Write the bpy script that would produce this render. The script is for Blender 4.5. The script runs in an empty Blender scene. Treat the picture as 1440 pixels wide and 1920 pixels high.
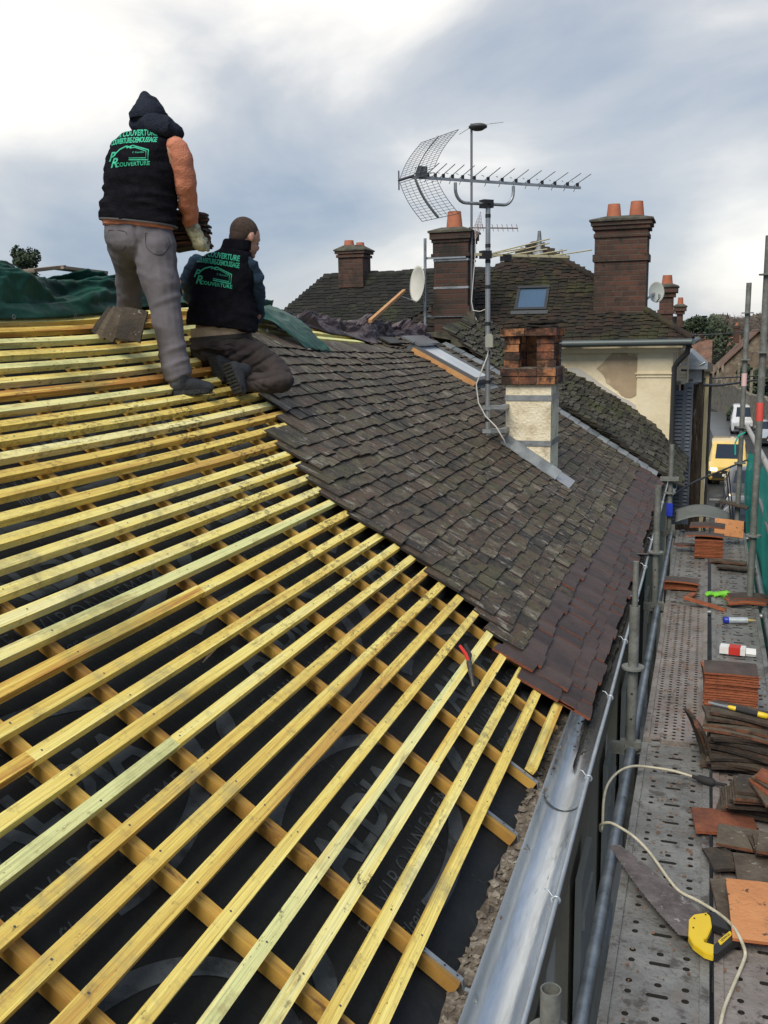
import bpy, bmesh, math, random
from mathutils import Vector, Matrix, noise
from mathutils.bvhtree import BVHTree
R=random.Random(7)
SC=bpy.context.scene; COL=SC.collection
CZ=7.1                                   # eye height above the street
PHI=math.radians(33); CP,SP=math.cos(PHI),math.sin(PHI)
FPX=1800.0
# ------------------------------------------------------------ camera
def cam_axes():
    r=math.radians(-1.0); vx,vy=610.0,344.0
    x=vx*math.cos(r)-vy*math.sin(r); y=vx*math.sin(r)+vy*math.cos(r)
    th=math.atan(y/FPX); yaw=math.atan(x/math.hypot(FPX,y))
    f0=Vector((-math.sin(yaw),math.cos(yaw),0)); r0=Vector((math.cos(yaw),math.sin(yaw),0)); z=Vector((0,0,1))
    fw=f0*math.cos(th)-z*math.sin(th); up=z*math.cos(th)+f0*math.sin(th)
    return r0*math.cos(r)+up*math.sin(r), -r0*math.sin(r)+up*math.cos(r), fw
CR,CU,CF=cam_axes()
cd=bpy.data.cameras.new('camera'); cam=bpy.data.objects.new('camera',cd); COL.objects.link(cam)
cd.sensor_fit='VERTICAL'; cd.sensor_height=24; cd.lens=FPX/1920*24; cd.clip_start=.05; cd.clip_end=3000
M4=Matrix((CR,CU,-CF)).transposed().to_4x4(); M4.translation=Vector((0,0,CZ)); cam.matrix_world=M4
SC.camera=cam
def ray(px,py): return CF*FPX+CR*(px-720)+CU*(960-py)
def atY(px,py,Y): d=ray(px,py); v=d*(Y/d.y); v.z+=CZ; return v
def atX(px,py,X): d=ray(px,py); v=d*(X/d.x); v.z+=CZ; return v
def atH(px,py,h): d=ray(px,py); v=d*(-h/d.z); v.z+=CZ; return v   # h metres below eye height
DECK=CZ-2.0
# ------------------------------------------------------------ roof surface
EX,EZ=-.60,CZ-1.58
def sm(a,b,x):
    t=max(0,min(1,(x-a)/(b-a))); return t*t*(3-2*t)
def dome(s,Y):
    k=max(0,min(1,(s-1.2)/1.85)); k=k*k
    return k*(.10*math.exp(-((Y-5.6)/.95)**2)-.02*sm(4.6,2.5,Y)-.13*sm(6.5,9.5,Y)) + .012*noise.noise(Vector((s*.7,Y*.5,3)))
def roof(s,Y,off=0.0):
    o=off+dome(s,Y)
    return Vector((EX-s*CP+o*SP, Y, EZ+s*SP+o*CP))
# ------------------------------------------------------------ mesh builder
class MB:
    def __init__(s): s.v=[];s.f=[];s.m=[];s.r=[];s.sm=[]
    def add(s,vs,fs,m=0,r=None,smooth=False):
        b=len(s.v); s.v+=[Vector(v) for v in vs]
        r=R.random() if r is None else r
        for f in fs: s.f.append([b+i for i in f]); s.m.append(m); s.r.append(r); s.sm.append(smooth)
    def box(s,c,h,ax=None,m=0,r=None):
        X,Y,Z=ax or (Vector((1,0,0)),Vector((0,1,0)),Vector((0,0,1))); c=Vector(c)
        vs=[c+X*(h[0]*i)+Y*(h[1]*j)+Z*(h[2]*k) for k in(-1,1) for j in(-1,1) for i in(-1,1)]
        s.add(vs,[(0,2,3,1),(4,5,7,6),(0,1,5,4),(2,6,7,3),(0,4,6,2),(1,3,7,5)],m,r)
    def bx(s,x0,x1,y0,y1,z0,z1,m=0,r=None): s.box(((x0+x1)/2,(y0+y1)/2,(z0+z1)/2),(abs(x1-x0)/2,abs(y1-y0)/2,abs(z1-z0)/2),None,m,r)
    def hexa(s,p,m=0,r=None): s.add(p,[(0,3,2,1),(4,5,6,7),(0,1,5,4),(1,2,6,5),(2,3,7,6),(3,0,4,7)],m,r)
    def tube(s,pts,rad,n=10,m=0,cap=True,r=None,inner=None):
        pts=[Vector(p) for p in pts]; rr=rad if isinstance(rad,(list,tuple)) else [rad]*len(pts)
        t0=(pts[1]-pts[0]).normalized(); u=t0.orthogonal().normalized(); vs=[];N=len(pts)
        for i,p in enumerate(pts):
            t=(pts[min(i+1,N-1)]-pts[max(i-1,0)]).normalized()
            u=(u-t*u.dot(t)).normalized(); w=t.cross(u)
            for k in range(n):
                a=2*math.pi*k/n; vs.append(p+(u*math.cos(a)+w*math.sin(a))*rr[i])
        fs=[(i*n+k,i*n+(k+1)%n,(i+1)*n+(k+1)%n,(i+1)*n+k) for i in range(N-1) for k in range(n)]
        s.add(vs,fs,m,r,True)
        if cap: s.add(vs[:n],[list(range(n))[::-1]],m,r); s.add(vs[-n:],[list(range(n))],m,r)
    def rings(s,rs,m=0,cap=True,r=None,smooth=True,closed=True):
        n=len(rs[0]); vs=[v for q in rs for v in q]
        fs=[(i*n+k,i*n+(k+1)%n,(i+1)*n+(k+1)%n,(i+1)*n+k) for i in range(len(rs)-1) for k in range(n if closed else n-1)]
        s.add(vs,fs,m,r,smooth)
        if cap: s.add(rs[0],[list(range(n))[::-1]],m,r); s.add(rs[-1],[list(range(n))],m,r)
    def grid(s,fn,nu,nv,m=0,r=None,smooth=True,thick=0,flip=False):
        P=[[Vector(fn(i/nu,j/nv)) for j in range(nv+1)] for i in range(nu+1)]
        vs=[p for row in P for p in row]; W=nv+1
        q=[(i*W+j,(i+1)*W+j,(i+1)*W+j+1,i*W+j+1) for i in range(nu) for j in range(nv)]
        if flip: q=[f[::-1] for f in q]
        s.add(vs,q,m,r,smooth)
    def mesh(s,name,org=Vector()):
        me=bpy.data.meshes.new(name); me.from_pydata([tuple(v-org) for v in s.v],[],s.f)
        me.polygons.foreach_set('material_index',s.m); me.polygons.foreach_set('use_smooth',s.sm)
        at=me.attributes.new('rnd','FLOAT','FACE'); at.data.foreach_set('value',s.r)
        me.update(); return me
ORG={}
def link(name,me,mats,parent=None):
    o=bpy.data.objects.new(name,me); COL.objects.link(o)
    if mats and not me.materials:
        for m in (mats if isinstance(mats,(list,tuple)) else [mats]): me.materials.append(m)
    if parent is not None: o.parent=parent; ORG[o]=ORG[parent]
    return o
def part(name,mb,mats,parent,label=None,stuff=False):
    o=link(name,mb.mesh(name,ORG[parent]),mats,parent)
    if label: o['label']=label
    if stuff: o['kind']='stuff'
    return o
def tag(o,label=None,cat=None,group=None,kind=None):
    for k,v in (('label',label),('category',cat),('group',group),('kind',kind)):
        if v: o[k]=v
    return o
def thing(name,label,cat,org=(0,0,0),group=None):
    o=bpy.data.objects.new(name,None); COL.objects.link(o); o.location=Vector(org); ORG[o]=Vector(org); o.empty_display_size=.1
    return tag(o,label,cat,group)
def solo(name,mb,mats,label=None,cat=None,org=None,group=None,kind=None):
    org=Vector(org) if org is not None else (Vector() if kind else sum(mb.v,Vector())/len(mb.v))
    o=link(name,mb.mesh(name,org),mats); o.location=org; ORG[o]=org
    return tag(o,label,cat,group,kind)
def copytree(o,parent=None):
    c=o.copy(); COL.objects.link(c); c.parent=parent
    for ch in list(o.children): copytree(ch,c)
    return c
def chunk(mb,c,r,m=0,flat=.6):
    a=[Vector((R.gauss(0,1),R.gauss(0,1),R.gauss(0,1))).normalized()]; u=a[0]; v=u.orthogonal().normalized(); w_=u.cross(v)
    P=[Vector(c)+(u*(i*R.uniform(.5,1.2))+v*(j*R.uniform(.5,1.2))+w_*(k*R.uniform(.3,1.0)))*r for k in(-1,1) for j in(-1,1) for i in(-1,1)]
    for p in P: p.z=c[2]+(p.z-c[2])*flat
    mb.add(P,[(0,2,3,1),(4,5,7,6),(0,1,5,4),(2,6,7,3),(0,4,6,2),(1,3,7,5)],m)
# ------------------------------------------------------------ materials
def mat(name,stops,scale=4,rough=.7,metal=0,bump=.3,bscale=None,stretch=(1,1,1),detail=8,dirt=None,rnd=0,objrnd=0,spec=.5,dist=0,ramp=(.3,.7),coat=0):
    """stops: list of linear colours spread over a noise; dirt=(colour, scale, threshold, softness, amount)"""
    m=bpy.data.materials.new(name); m.use_nodes=True; nt=m.node_tree; N=nt.nodes; L=nt.links
    b=N['Principled BSDF']; b.inputs['Roughness'].default_value=rough; b.inputs['Metallic'].default_value=metal; b.inputs['Specular IOR Level'].default_value=spec
    b.inputs['Coat Weight'].default_value=coat
    tc=N.new('ShaderNodeTexCoord'); mp=N.new('ShaderNodeMapping'); mp.inputs['Scale'].default_value=stretch
    L.new(tc.outputs['Object'],mp.inputs[0])
    vec=mp.outputs[0]
    oi=N.new('ShaderNodeObjectInfo')
    ad=N.new('ShaderNodeVectorMath'); ad.operation='MULTIPLY_ADD'; L.new(oi.outputs['Random'],ad.inputs[0]); ad.inputs[1].default_value=(13,7,29); L.new(vec,ad.inputs[2]); vec=ad.outputs[0]
    nz=N.new('ShaderNodeTexNoise'); nz.inputs['Scale'].default_value=scale; nz.inputs['Detail'].default_value=detail; nz.inputs['Roughness'].default_value=.65; nz.inputs['Distortion'].default_value=dist
    L.new(vec,nz.inputs['Vector'])
    fac=nz.outputs['Fac']
    if rnd:
        a=N.new('ShaderNodeAttribute'); a.attribute_name='rnd'
        q=N.new('ShaderNodeMath'); q.operation='MULTIPLY_ADD'; L.new(a.outputs['Fac'],q.inputs[0]); q.inputs[1].default_value=rnd; q.inputs[2].default_value=-rnd/2
        p=N.new('ShaderNodeMath'); p.operation='ADD'; L.new(fac,p.inputs[0]); L.new(q.outputs[0],p.inputs[1]); fac=p.outputs[0]
    if objrnd:
        q=N.new('ShaderNodeMath'); q.operation='MULTIPLY_ADD'; L.new(oi.outputs['Random'],q.inputs[0]); q.inputs[1].default_value=objrnd; q.inputs[2].default_value=-objrnd/2
        p=N.new('ShaderNodeMath'); p.operation='ADD'; L.new(fac,p.inputs[0]); L.new(q.outputs[0],p.inputs[1]); fac=p.outputs[0]
    cr=N.new('ShaderNodeValToRGB'); L.new(fac,cr.inputs[0]); E=cr.color_ramp.elements
    n=len(stops)
    for i,c in enumerate(stops):
        pos=ramp[0]+(ramp[1]-ramp[0])*(i/(n-1) if n>1 else 0)
        e=E[0] if i==0 else (E[-1] if i==n-1 and n>1 else E.new(pos)); e.position=pos; e.color=(*c,1)
    col=cr.outputs[0]
    for d in ([dirt] if isinstance(dirt,tuple) else (dirt or [])):
        dn=N.new('ShaderNodeTexNoise'); dn.inputs['Scale'].default_value=d[1]; dn.inputs['Detail'].default_value=10; dn.inputs['Roughness'].default_value=.7
        if len(d)>5: 
            mp2=N.new('ShaderNodeMapping'); mp2.inputs['Scale'].default_value=d[5]; L.new(tc.outputs['Object'],mp2.inputs[0]); L.new(mp2.outputs[0],dn.inputs['Vector'])
        else: L.new(tc.outputs['Object'],dn.inputs['Vector'])
        mr=N.new('ShaderNodeMapRange'); mr.inputs[1].default_value=d[2]; mr.inputs[2].default_value=d[2]+d[3]; mr.inputs[4].default_value=d[4]; L.new(dn.outputs['Fac'],mr.inputs[0])
        fo=mr.outputs[0]
        if len(d)>7:
            s7=N.new('ShaderNodeSeparateXYZ'); L.new(tc.outputs['Object'],s7.inputs[0]); r7=N.new('ShaderNodeMapRange'); r7.inputs[1].default_value=d[7][0]; r7.inputs[2].default_value=d[7][1]; L.new(s7.outputs[1],r7.inputs[0]); q7=N.new('ShaderNodeMath'); q7.operation='MULTIPLY'; L.new(fo,q7.inputs[0]); L.new(r7.outputs[0],q7.inputs[1]); fo=q7.outputs[0]
        if len(d)>6:
            m3=N.new('ShaderNodeTexNoise'); m3.inputs['Scale'].default_value=d[6]; m3.inputs['Detail'].default_value=3; L.new(tc.outputs['Object'],m3.inputs['Vector']); r3=N.new('ShaderNodeMapRange'); r3.inputs[1].default_value=.42; r3.inputs[2].default_value=.62; L.new(m3.outputs['Fac'],r3.inputs[0]); q3=N.new('ShaderNodeMath'); q3.operation='MULTIPLY'; L.new(fo,q3.inputs[0]); L.new(r3.outputs[0],q3.inputs[1]); fo=q3.outputs[0]
        mx=N.new('ShaderNodeMix'); mx.data_type='RGBA'; L.new(fo,mx.inputs[0]); L.new(col,mx.inputs[6]); mx.inputs[7].default_value=(*d[0],1); col=mx.outputs[2]
    L.new(col,b.inputs['Base Color'])
    if bump:
        bn=N.new('ShaderNodeTexNoise'); bn.inputs['Scale'].default_value=bscale or scale*4; bn.inputs['Detail'].default_value=6; L.new(vec,bn.inputs['Vector'])
        bm=N.new('ShaderNodeBump'); bm.inputs['Strength'].default_value=bump; bm.inputs['Distance'].default_value=.01; L.new(bn.outputs['Fac'],bm.inputs['Height']); L.new(bm.outputs[0],b.inputs['Normal'])
    return m
def brickmat(name,c1,c2,mortar,bw=.2,bh=.065,axes='XZ',dirt=None,ms=.008):
    m=bpy.data.materials.new(name); m.use_nodes=True; nt=m.node_tree; N=nt.nodes; L=nt.links; b=N['Principled BSDF']; b.inputs['Roughness'].default_value=.9
    g=N.new('ShaderNodeNewGeometry'); tc=N.new('ShaderNodeTexCoord'); sx=N.new('ShaderNodeSeparateXYZ'); L.new(tc.outputs['Object'],sx.inputs[0])
    sn=N.new('ShaderNodeSeparateXYZ'); L.new(g.outputs['Normal'],sn.inputs[0])
    # choose x or y as the horizontal by the facing of the wall
    ab=N.new('ShaderNodeMath'); ab.operation='ABSOLUTE'; L.new(sn.outputs[0],ab.inputs[0]); gt=N.new('ShaderNodeMath'); gt.operation='GREATER_THAN'; L.new(ab.outputs[0],gt.inputs[0]); gt.inputs[1].default_value=.7
    mx=N.new('ShaderNodeMix'); L.new(gt.outputs[0],mx.inputs[0]); L.new(sx.outputs[0],mx.inputs[2]); L.new(sx.outputs[1],mx.inputs[3])
    cb=N.new('ShaderNodeCombineXYZ'); L.new(mx.outputs[0],cb.inputs[0]); L.new(sx.outputs[2],cb.inputs[1])
    wn=N.new('ShaderNodeTexNoise'); wn.inputs['Scale'].default_value=9; L.new(tc.outputs['Object'],wn.inputs['Vector'])
    wv=N.new('ShaderNodeVectorMath'); wv.operation='MULTIPLY_ADD'; L.new(wn.outputs['Color'],wv.inputs[0]); wv.inputs[1].default_value=(.012,.012,0); L.new(cb.outputs[0],wv.inputs[2])
    br=N.new('ShaderNodeTexBrick'); L.new(wv.outputs[0],br.inputs['Vector']); br.inputs['Scale'].default_value=1; br.inputs['Brick Width'].default_value=bw; br.inputs['Row Height'].default_value=bh; br.inputs['Mortar Size'].default_value=ms; br.inputs['Mortar Smooth'].default_value=.3
    br.inputs['Color1'].default_value=(*c1,1); br.inputs['Color2'].default_value=(*c2,1); br.inputs['Mortar'].default_value=(*mortar,1)
    col=br.outputs['Color']
    for d in dirt or []:
        dn=N.new('ShaderNodeTexNoise'); dn.inputs['Scale'].default_value=d[1]; dn.inputs['Detail'].default_value=10; dn.inputs['Roughness'].default_value=.7; L.new(tc.outputs['Object'],dn.inputs['Vector'])
        mr=N.new('ShaderNodeMapRange'); mr.inputs[1].default_value=d[2]; mr.inputs[2].default_value=d[2]+d[3]; mr.inputs[4].default_value=d[4]; L.new(dn.outputs['Fac'],mr.inputs[0])
        k=N.new('ShaderNodeMix'); k.data_type='RGBA'; L.new(mr.outputs[0],k.inputs[0]); L.new(col,k.inputs[6]); k.inputs[7].default_value=(*d[0],1); col=k.outputs[2]
    L.new(col,b.inputs['Base Color'])
    bm=N.new('ShaderNodeBump'); bm.inputs['Strength'].default_value=.8; bm.inputs['Distance'].default_value=.01; bm.invert=True; L.new(br.outputs['Fac'],bm.inputs['Height']); L.new(bm.outputs[0],b.inputs['Normal'])
    return m
def plain(name,c,rough=.5,metal=0,**k): return mat(name,[tuple(x*.85 for x in c),c],rough=rough,metal=metal,**({'bump':.08}|k))
def glassmat(name,c,rough=.08):
    m=plain(name,c,rough,0,bump=0); m.node_tree.nodes['Principled BSDF'].inputs['Specular IOR Level'].default_value=.9; return m
def emis(name,c,s):
    m=bpy.data.materials.new(name); m.use_nodes=True; b=m.node_tree.nodes['Principled BSDF']; b.inputs['Base Color'].default_value=(*c,1); b.inputs['Emission Color'].default_value=(*c,1); b.inputs['Emission Strength'].default_value=s; return m
GRIME=(.035,.028,.018)
WOOD=mat('batten_wood',[(.50,.23,.045),(.78,.52,.10),(.90,.68,.17),(.94,.78,.24),(.91,.82,.35),(.74,.74,.32)],scale=9,rough=.72,stretch=(2.5,.07,2.5),bump=.5,bscale=60,objrnd=.50,
  dirt=[((.40,.21,.05),9,.52,.16,.42,(3,.16,3)),((.24,.13,.04),3.2,.56,.10,.7,(6,.6,6)),((.22,.23,.08),1.1,.54,.12,.6),((.30,.20,.08),16,.55,.10,.55,(1,.5,1),2.4),((.09,.05,.022),50,.58,.05,.75,(1,.4,1),1.7),((.05,.03,.015),7,.67,.03,.9,(1,.6,1))])
WOODD=mat('dirty_batten_wood',[(.60,.36,.08),(.83,.62,.14),(.93,.78,.24),(.92,.83,.38)],scale=9,rough=.75,stretch=(2.5,.07,2.5),bump=.5,bscale=60,objrnd=.3,
  dirt=[((.42,.27,.08),9,.52,.16,.4,(3,.16,3)),((.05,.034,.018),60,.50,.06,.95,(1,.4,1),5.0,(-1.9,.4)),((.05,.034,.018),70,.60,.04,.7,(1,.4,1),2.5),((.22,.15,.07),14,.57,.1,.5),((.30,.28,.15),2.2,.56,.1,.6)])
WOODR=mat('rafter_wood',[(.24,.115,.022),(.43,.245,.045),(.58,.37,.08)],scale=7,rough=.75,stretch=(.25,3,.25),bump=.35,bscale=30,objrnd=.12,
  dirt=[((.085,.035,.012),6,.55,.08,.85,(.5,2.5,.5)),((.5,.34,.1),15,.6,.1,.4)])
WOODG=mat('weathered_wood',[(.14,.10,.075),(.24,.19,.14),(.32,.26,.2)],scale=9,rough=.85,stretch=(.3,.3,3))
OFFCUT=mat('raw_plank',[(.42,.2,.07),(.55,.3,.12)],scale=9,rough=.7)
FELT=mat('roofing_membrane',[(.006,.007,.008),(.011,.013,.0145),(.019,.022,.025)],scale=3,rough=.7,bump=.9,bscale=22,dirt=[((.07,.065,.055),60,.7,.04,.6)],spec=.28)
FELTINK=mat('membrane_print',[(.036,.044,.052),(.075,.088,.102)],scale=4,rough=.7,bump=.9,bscale=22,spec=.28,dirt=[((.010,.012,.014),9,.52,.1,.7)])
TILE=mat('old_clay_tile',[(.016,.012,.008),(.036,.027,.018),(.058,.043,.026),(.092,.050,.029),(.070,.060,.032),(.12,.094,.060),(.20,.165,.12)],scale=11,rough=.6,rnd=.50,bump=1.0,bscale=90,ramp=(.22,.84),
  dirt=[((.075,.068,.024),3.5,.50,.10,.65),((.012,.010,.008),13,.52,.07,.75),((.19,.165,.125),1.6,.55,.12,.45,(1,2,1)),((.28,.26,.21),12,.58,.035,.75,(.7,1.5,.7)),((.48,.46,.39),45,.64,.03,.85),((.008,.007,.006),50,.60,.05,.7)],spec=.5)
TILEN=mat('new_brown_tile',[(.030,.018,.015),(.052,.030,.024),(.072,.044,.036)],scale=6,rough=.55,rnd=.3,bump=.3,bscale=60,dirt=[((.17,.15,.13),22,.68,.05,.5)])
TILEE=mat('clay_tile_edge',[(.11,.035,.018),(.22,.065,.028)],scale=20,rough=.85,bump=.5)
TILED=mat('dark_tile_edge',[(.012,.010,.008),(.03,.022,.016)],scale=20,rough=.9,bump=.5)
MOSS=mat('mossy_tile',[(.012,.013,.009),(.03,.03,.02),(.05,.045,.032),(.075,.07,.055)],scale=5,rough=.85,rnd=.5,bump=.8,bscale=40,
  dirt=[((.045,.052,.012),3,.5,.12,.8),((.3,.3,.28),13,.68,.03,.8),((.014,.014,.01),7,.53,.1,.7)])
MOSSR=mat('brown_mossy_tile',[(.006,.005,.004),(.016,.011,.008),(.036,.020,.012),(.020,.019,.010)],scale=1.2,rough=.9,rnd=.35,bump=.8,bscale=20,
  dirt=[((.045,.05,.014),1.1,.5,.14,.75),((.012,.012,.01),4,.5,.12,.8),((.3,.28,.24),9,.71,.03,.6)])
DARKR=mat('dark_weathered_tile',[(.006,.007,.006),(.013,.013,.011),(.02,.019,.015)],scale=3,rough=.9,rnd=.4,bump=.8,bscale=20,dirt=[((.03,.04,.012),2,.54,.12,.7),((.16,.16,.15),8,.7,.03,.7)])
ZINC=mat('bright_zinc',[(.50,.53,.55),(.74,.77,.79)],scale=5,rough=.27,metal=.9,bump=.35,bscale=9,stretch=(2,.3,2),dirt=[((.16,.16,.15),7,.62,.05,.7,(2.5,.5,2.5)),((.42,.44,.45),3,.52,.12,.7,(3,.4,3)),((.7,.7,.68),14,.62,.05,.6,(2,.5,2))])
ZINCD=mat('dull_lead_flashing',[(.13,.145,.15),(.24,.26,.27),(.33,.35,.35)],scale=6,rough=.55,metal=.3,bump=.4,rnd=.25,dirt=[((.08,.085,.075),8,.6,.08,.7)])
SOOT=mat('wet_leaf_dirt',[(.008,.008,.007),(.03,.026,.02),(.05,.045,.035)],scale=40,rough=.9,bump=1,bscale=60)
BEAD=mat('gutter_bead_metal',[(.35,.39,.42),(.52,.56,.6)],scale=8,rough=.4,metal=.6)
MORTAR=mat('old_mortar',[(.045,.036,.028),(.13,.105,.08),(.34,.31,.26)],scale=22,rough=.95,bump=1,bscale=40,dirt=[((.05,.04,.03),7,.52,.08,.8)])
RENDER=mat('beige_wall_render',[(.26,.25,.20),(.33,.32,.26)],scale=3,rough=.95,bump=.5,bscale=80,dirt=[((.17,.16,.13),2,.55,.2,.5)])
ROUGHC=mat('roughcast_cream',[(.48,.40,.26),(.72,.64,.47),(.80,.73,.57)],scale=7,rough=.95,bump=1,bscale=45,dirt=[((.27,.2,.12),3.5,.53,.12,.75),((.16,.13,.09),9,.62,.05,.6)])
CREAM=mat('cream_house_render',[(.60,.51,.34),(.72,.63,.44),(.77,.69,.51)],scale=1.6,rough=.95,bump=.4,bscale=20,dirt=[((.42,.35,.24),2.2,.55,.12,.6),((.2,.17,.12),8,.68,.05,.5)])
PATCH=mat('bare_render_patch',[(.32,.235,.15),(.46,.36,.24)],scale=3,rough=.95,bump=.5,dirt=[((.60,.50,.31),2.2,.52,.06,.8)])
GREYR=mat('grey_mortar_fillet',[(.42,.40,.36),(.55,.52,.46)],scale=3,rough=.95,bump=.5)
GALV=mat('galvanised_steel',[(.17,.185,.19),(.30,.32,.33),(.42,.44,.45)],scale=6,rough=.42,metal=.6,bump=.25,bscale=40,dirt=[((.12,.09,.06),9,.62,.05,.7),((.5,.49,.46),25,.7,.03,.7)])
GALVB=mat('blued_steel_tube',[(.13,.155,.18),(.26,.30,.34),(.40,.44,.48)],scale=7,rough=.4,metal=.6,bump=.25,bscale=40,dirt=[((.08,.065,.05),14,.62,.04,.7),((.6,.6,.56),30,.72,.02,.8)])
GALVO=mat('old_scaffold_tube',[(.10,.105,.095),(.17,.175,.16),(.24,.25,.23)],scale=10,rough=.7,metal=.3,bump=.4,dirt=[((.34,.33,.29),18,.64,.04,.7),((.12,.07,.04),9,.65,.05,.6)])
PLANK=mat('steel_deck',[(.11,.11,.105),(.175,.175,.168),(.25,.25,.24)],scale=5,rough=.42,metal=.25,bump=.5,bscale=60,dirt=[((.17,.11,.075),3.3,.54,.12,.5),((.05,.042,.035),9,.54,.07,.8),((.09,.075,.06),30,.56,.06,.7),((.45,.44,.4),32,.70,.03,.6)])
PLANKB=mat('brown_steel_deck',[(.15,.13,.115),(.225,.20,.185),(.30,.27,.25)],scale=5,rough=.7,metal=.2,bump=.5,bscale=60,dirt=[((.17,.09,.06),4,.50,.12,.6),((.05,.04,.03),9,.56,.07,.8),((.08,.065,.05),30,.57,.06,.7)])
BLACK=plain('black_plastic',(.015,.015,.016),.5); BLACKR=plain('black_rubber',(.02,.02,.021),.8)
YELP=plain('yellow_plastic',(.75,.52,.02),.4); REDP=plain('red_plastic',(.55,.03,.02),.5)
BRICKD=brickmat('dark_sooty_brick',(.085,.038,.026),(.042,.025,.02),(.06,.05,.04),dirt=[((.018,.018,.015),2.4,.5,.12,.85),((.2,.18,.15),9,.66,.04,.6)])
BRICKR=brickmat('red_brown_brick',(.115,.048,.032),(.06,.031,.022),(.085,.07,.055),dirt=[((.03,.024,.018),1.8,.46,.18,.8),((.02,.017,.014),7,.55,.1,.7),((.34,.31,.27),11,.67,.03,.6)])
BRICKN=mat('orange_brick',[(.07,.035,.022),(.24,.085,.04),(.42,.19,.08)],scale=5,rough=.9,rnd=.5,bump=.8,bscale=50,dirt=[((.025,.018,.015),5,.46,.10,.92),((.5,.42,.3),14,.68,.04,.5)])
CAPST=mat('lichen_cap_stone',[(.03,.03,.022),(.075,.07,.05),(.12,.11,.085)],scale=8,rough=.95,bump=1)
POT=mat('terracotta_pot',[(.32,.10,.05),(.48,.17,.09)],scale=6,rough=.8,dirt=[((.2,.1,.07),5,.6,.1,.6)])
GREEN=mat('green_tarp',[(.006,.034,.023),(.012,.066,.046),(.022,.10,.075)],scale=4,rough=.5,spec=.3,bump=.5,bscale=14,dirt=[((.2,.3,.27),12,.68,.04,.4)])
BROWN=mat('brown_tarp',[(.035,.024,.026),(.07,.052,.056),(.12,.095,.10)],scale=4,rough=.45,spec=.35,bump=.5,bscale=14)
ASPH=mat('wet_asphalt',[(.012,.013,.014),(.024,.026,.028),(.04,.044,.048)],scale=1.2,rough=.6,spec=.3,bump=.3,bscale=30,dirt=[((.09,.1,.11),.5,.56,.1,.6)])
GRASS=mat('rough_ground',[(.03,.035,.015),(.06,.065,.03),(.09,.08,.05)],scale=.3,rough=.95)
STONE=mat('old_stone_wall',[(.10,.09,.07),(.20,.175,.13),(.30,.27,.21)],scale=4,rough=.95,bump=1,dirt=[((.05,.05,.03),2,.52,.1,.8)])
SHUT=plain('blue_grey_paint',(.105,.125,.16),.6)
# ------------------------------------------------------------ world and sun
w=bpy.data.worlds.new('World'); SC.world=w; w.use_nodes=True; nt=w.node_tree; N=nt.nodes; L=nt.links
bg=N['Background']; tc=N.new('ShaderNodeTexCoord')
def lobe(px,py,k,amt):
    d=ray(px,py).normalized(); dp=N.new('ShaderNodeVectorMath'); dp.operation='DOT_PRODUCT'; nn=N.new('ShaderNodeVectorMath'); nn.operation='NORMALIZE'; L.new(tc.outputs['Generated'],nn.inputs[0]); L.new(nn.outputs[0],dp.inputs[0]); dp.inputs[1].default_value=d
    s=N.new('ShaderNodeMath'); s.operation='SUBTRACT'; L.new(dp.outputs['Value'],s.inputs[0]); s.inputs[1].default_value=1
    e=N.new('ShaderNodeMath'); e.operation='MULTIPLY'; L.new(s.outputs[0],e.inputs[0]); e.inputs[1].default_value=k
    x=N.new('ShaderNodeMath'); x.operation='EXPONENT'; L.new(e.outputs[0],x.inputs[0])
    y=N.new('ShaderNodeMath'); y.operation='MULTIPLY'; L.new(x.outputs[0],y.inputs[0]); y.inputs[1].default_value=amt; return y.outputs[0]
mp=N.new('ShaderNodeMapping'); mp.inputs['Scale'].default_value=(1,1,2.2); mp.inputs['Location'].default_value=(3.1,1.7,.4); L.new(tc.outputs['Generated'],mp.inputs[0])
n1=N.new('ShaderNodeTexNoise'); n1.inputs['Scale'].default_value=2.9; n1.inputs['Detail'].default_value=7; n1.inputs['Roughness'].default_value=.52; n1.inputs['Distortion'].default_value=.35; L.new(mp.outputs[0],n1.inputs['Vector'])
def madd(a,b):
    q=N.new('ShaderNodeMath'); q.operation='ADD'; L.new(a,q.inputs[0]); L.new(b,q.inputs[1]); return q.outputs[0]
base=n1.outputs['Fac']
for px,py,k,a in ((800,-1500,11,.45),(30,60,14,.50),(1420,490,200,.36),(850,300,300,.16),(690,560,90,.16),(1250,120,40,.10),(1000,470,80,.06),(350,480,50,-.12),(600,380,30,-.14),(980,230,120,-.06),(1150,330,90,-.06),(1400,620,90,.06),(500,80,30,.06)):
    base=madd(base,lobe(px,py,k,a))
cr=N.new('ShaderNodeValToRGB'); L.new(base,cr.inputs[0]); E=cr.color_ramp.elements
for i,(p,c) in enumerate(((.30,(.085,.140,.250)),(.46,(.150,.210,.330)),(.60,(.24,.29,.365)),(.80,(.42,.437,.46)),(1.0,(.76,.73,.68)))):
    e=E[i] if i<2 else E.new(p); e.position=p; e.color=(*c,1)
sky=N.new('ShaderNodeTexSky'); sky.sky_type='NISHITA'; sky.sun_disc=False
SUN_EL=math.radians(48)
sd=(-CR*.35-CF*.75); sd.z=0; sd.normalize(); sd=sd*math.cos(SUN_EL)+Vector((0,0,math.sin(SUN_EL)))
sky.sun_elevation=SUN_EL; sky.sun_rotation=math.atan2(sd.x,sd.y)
sm1=N.new('ShaderNodeMix'); sm1.data_type='RGBA'; sm1.blend_type='ADD'; sm1.inputs[0].default_value=.012; L.new(cr.outputs[0],sm1.inputs[6]); L.new(sky.outputs[0],sm1.inputs[7])
L.new(sm1.outputs[2],bg.inputs[0]); bg.inputs[1].default_value=1.0
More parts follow.
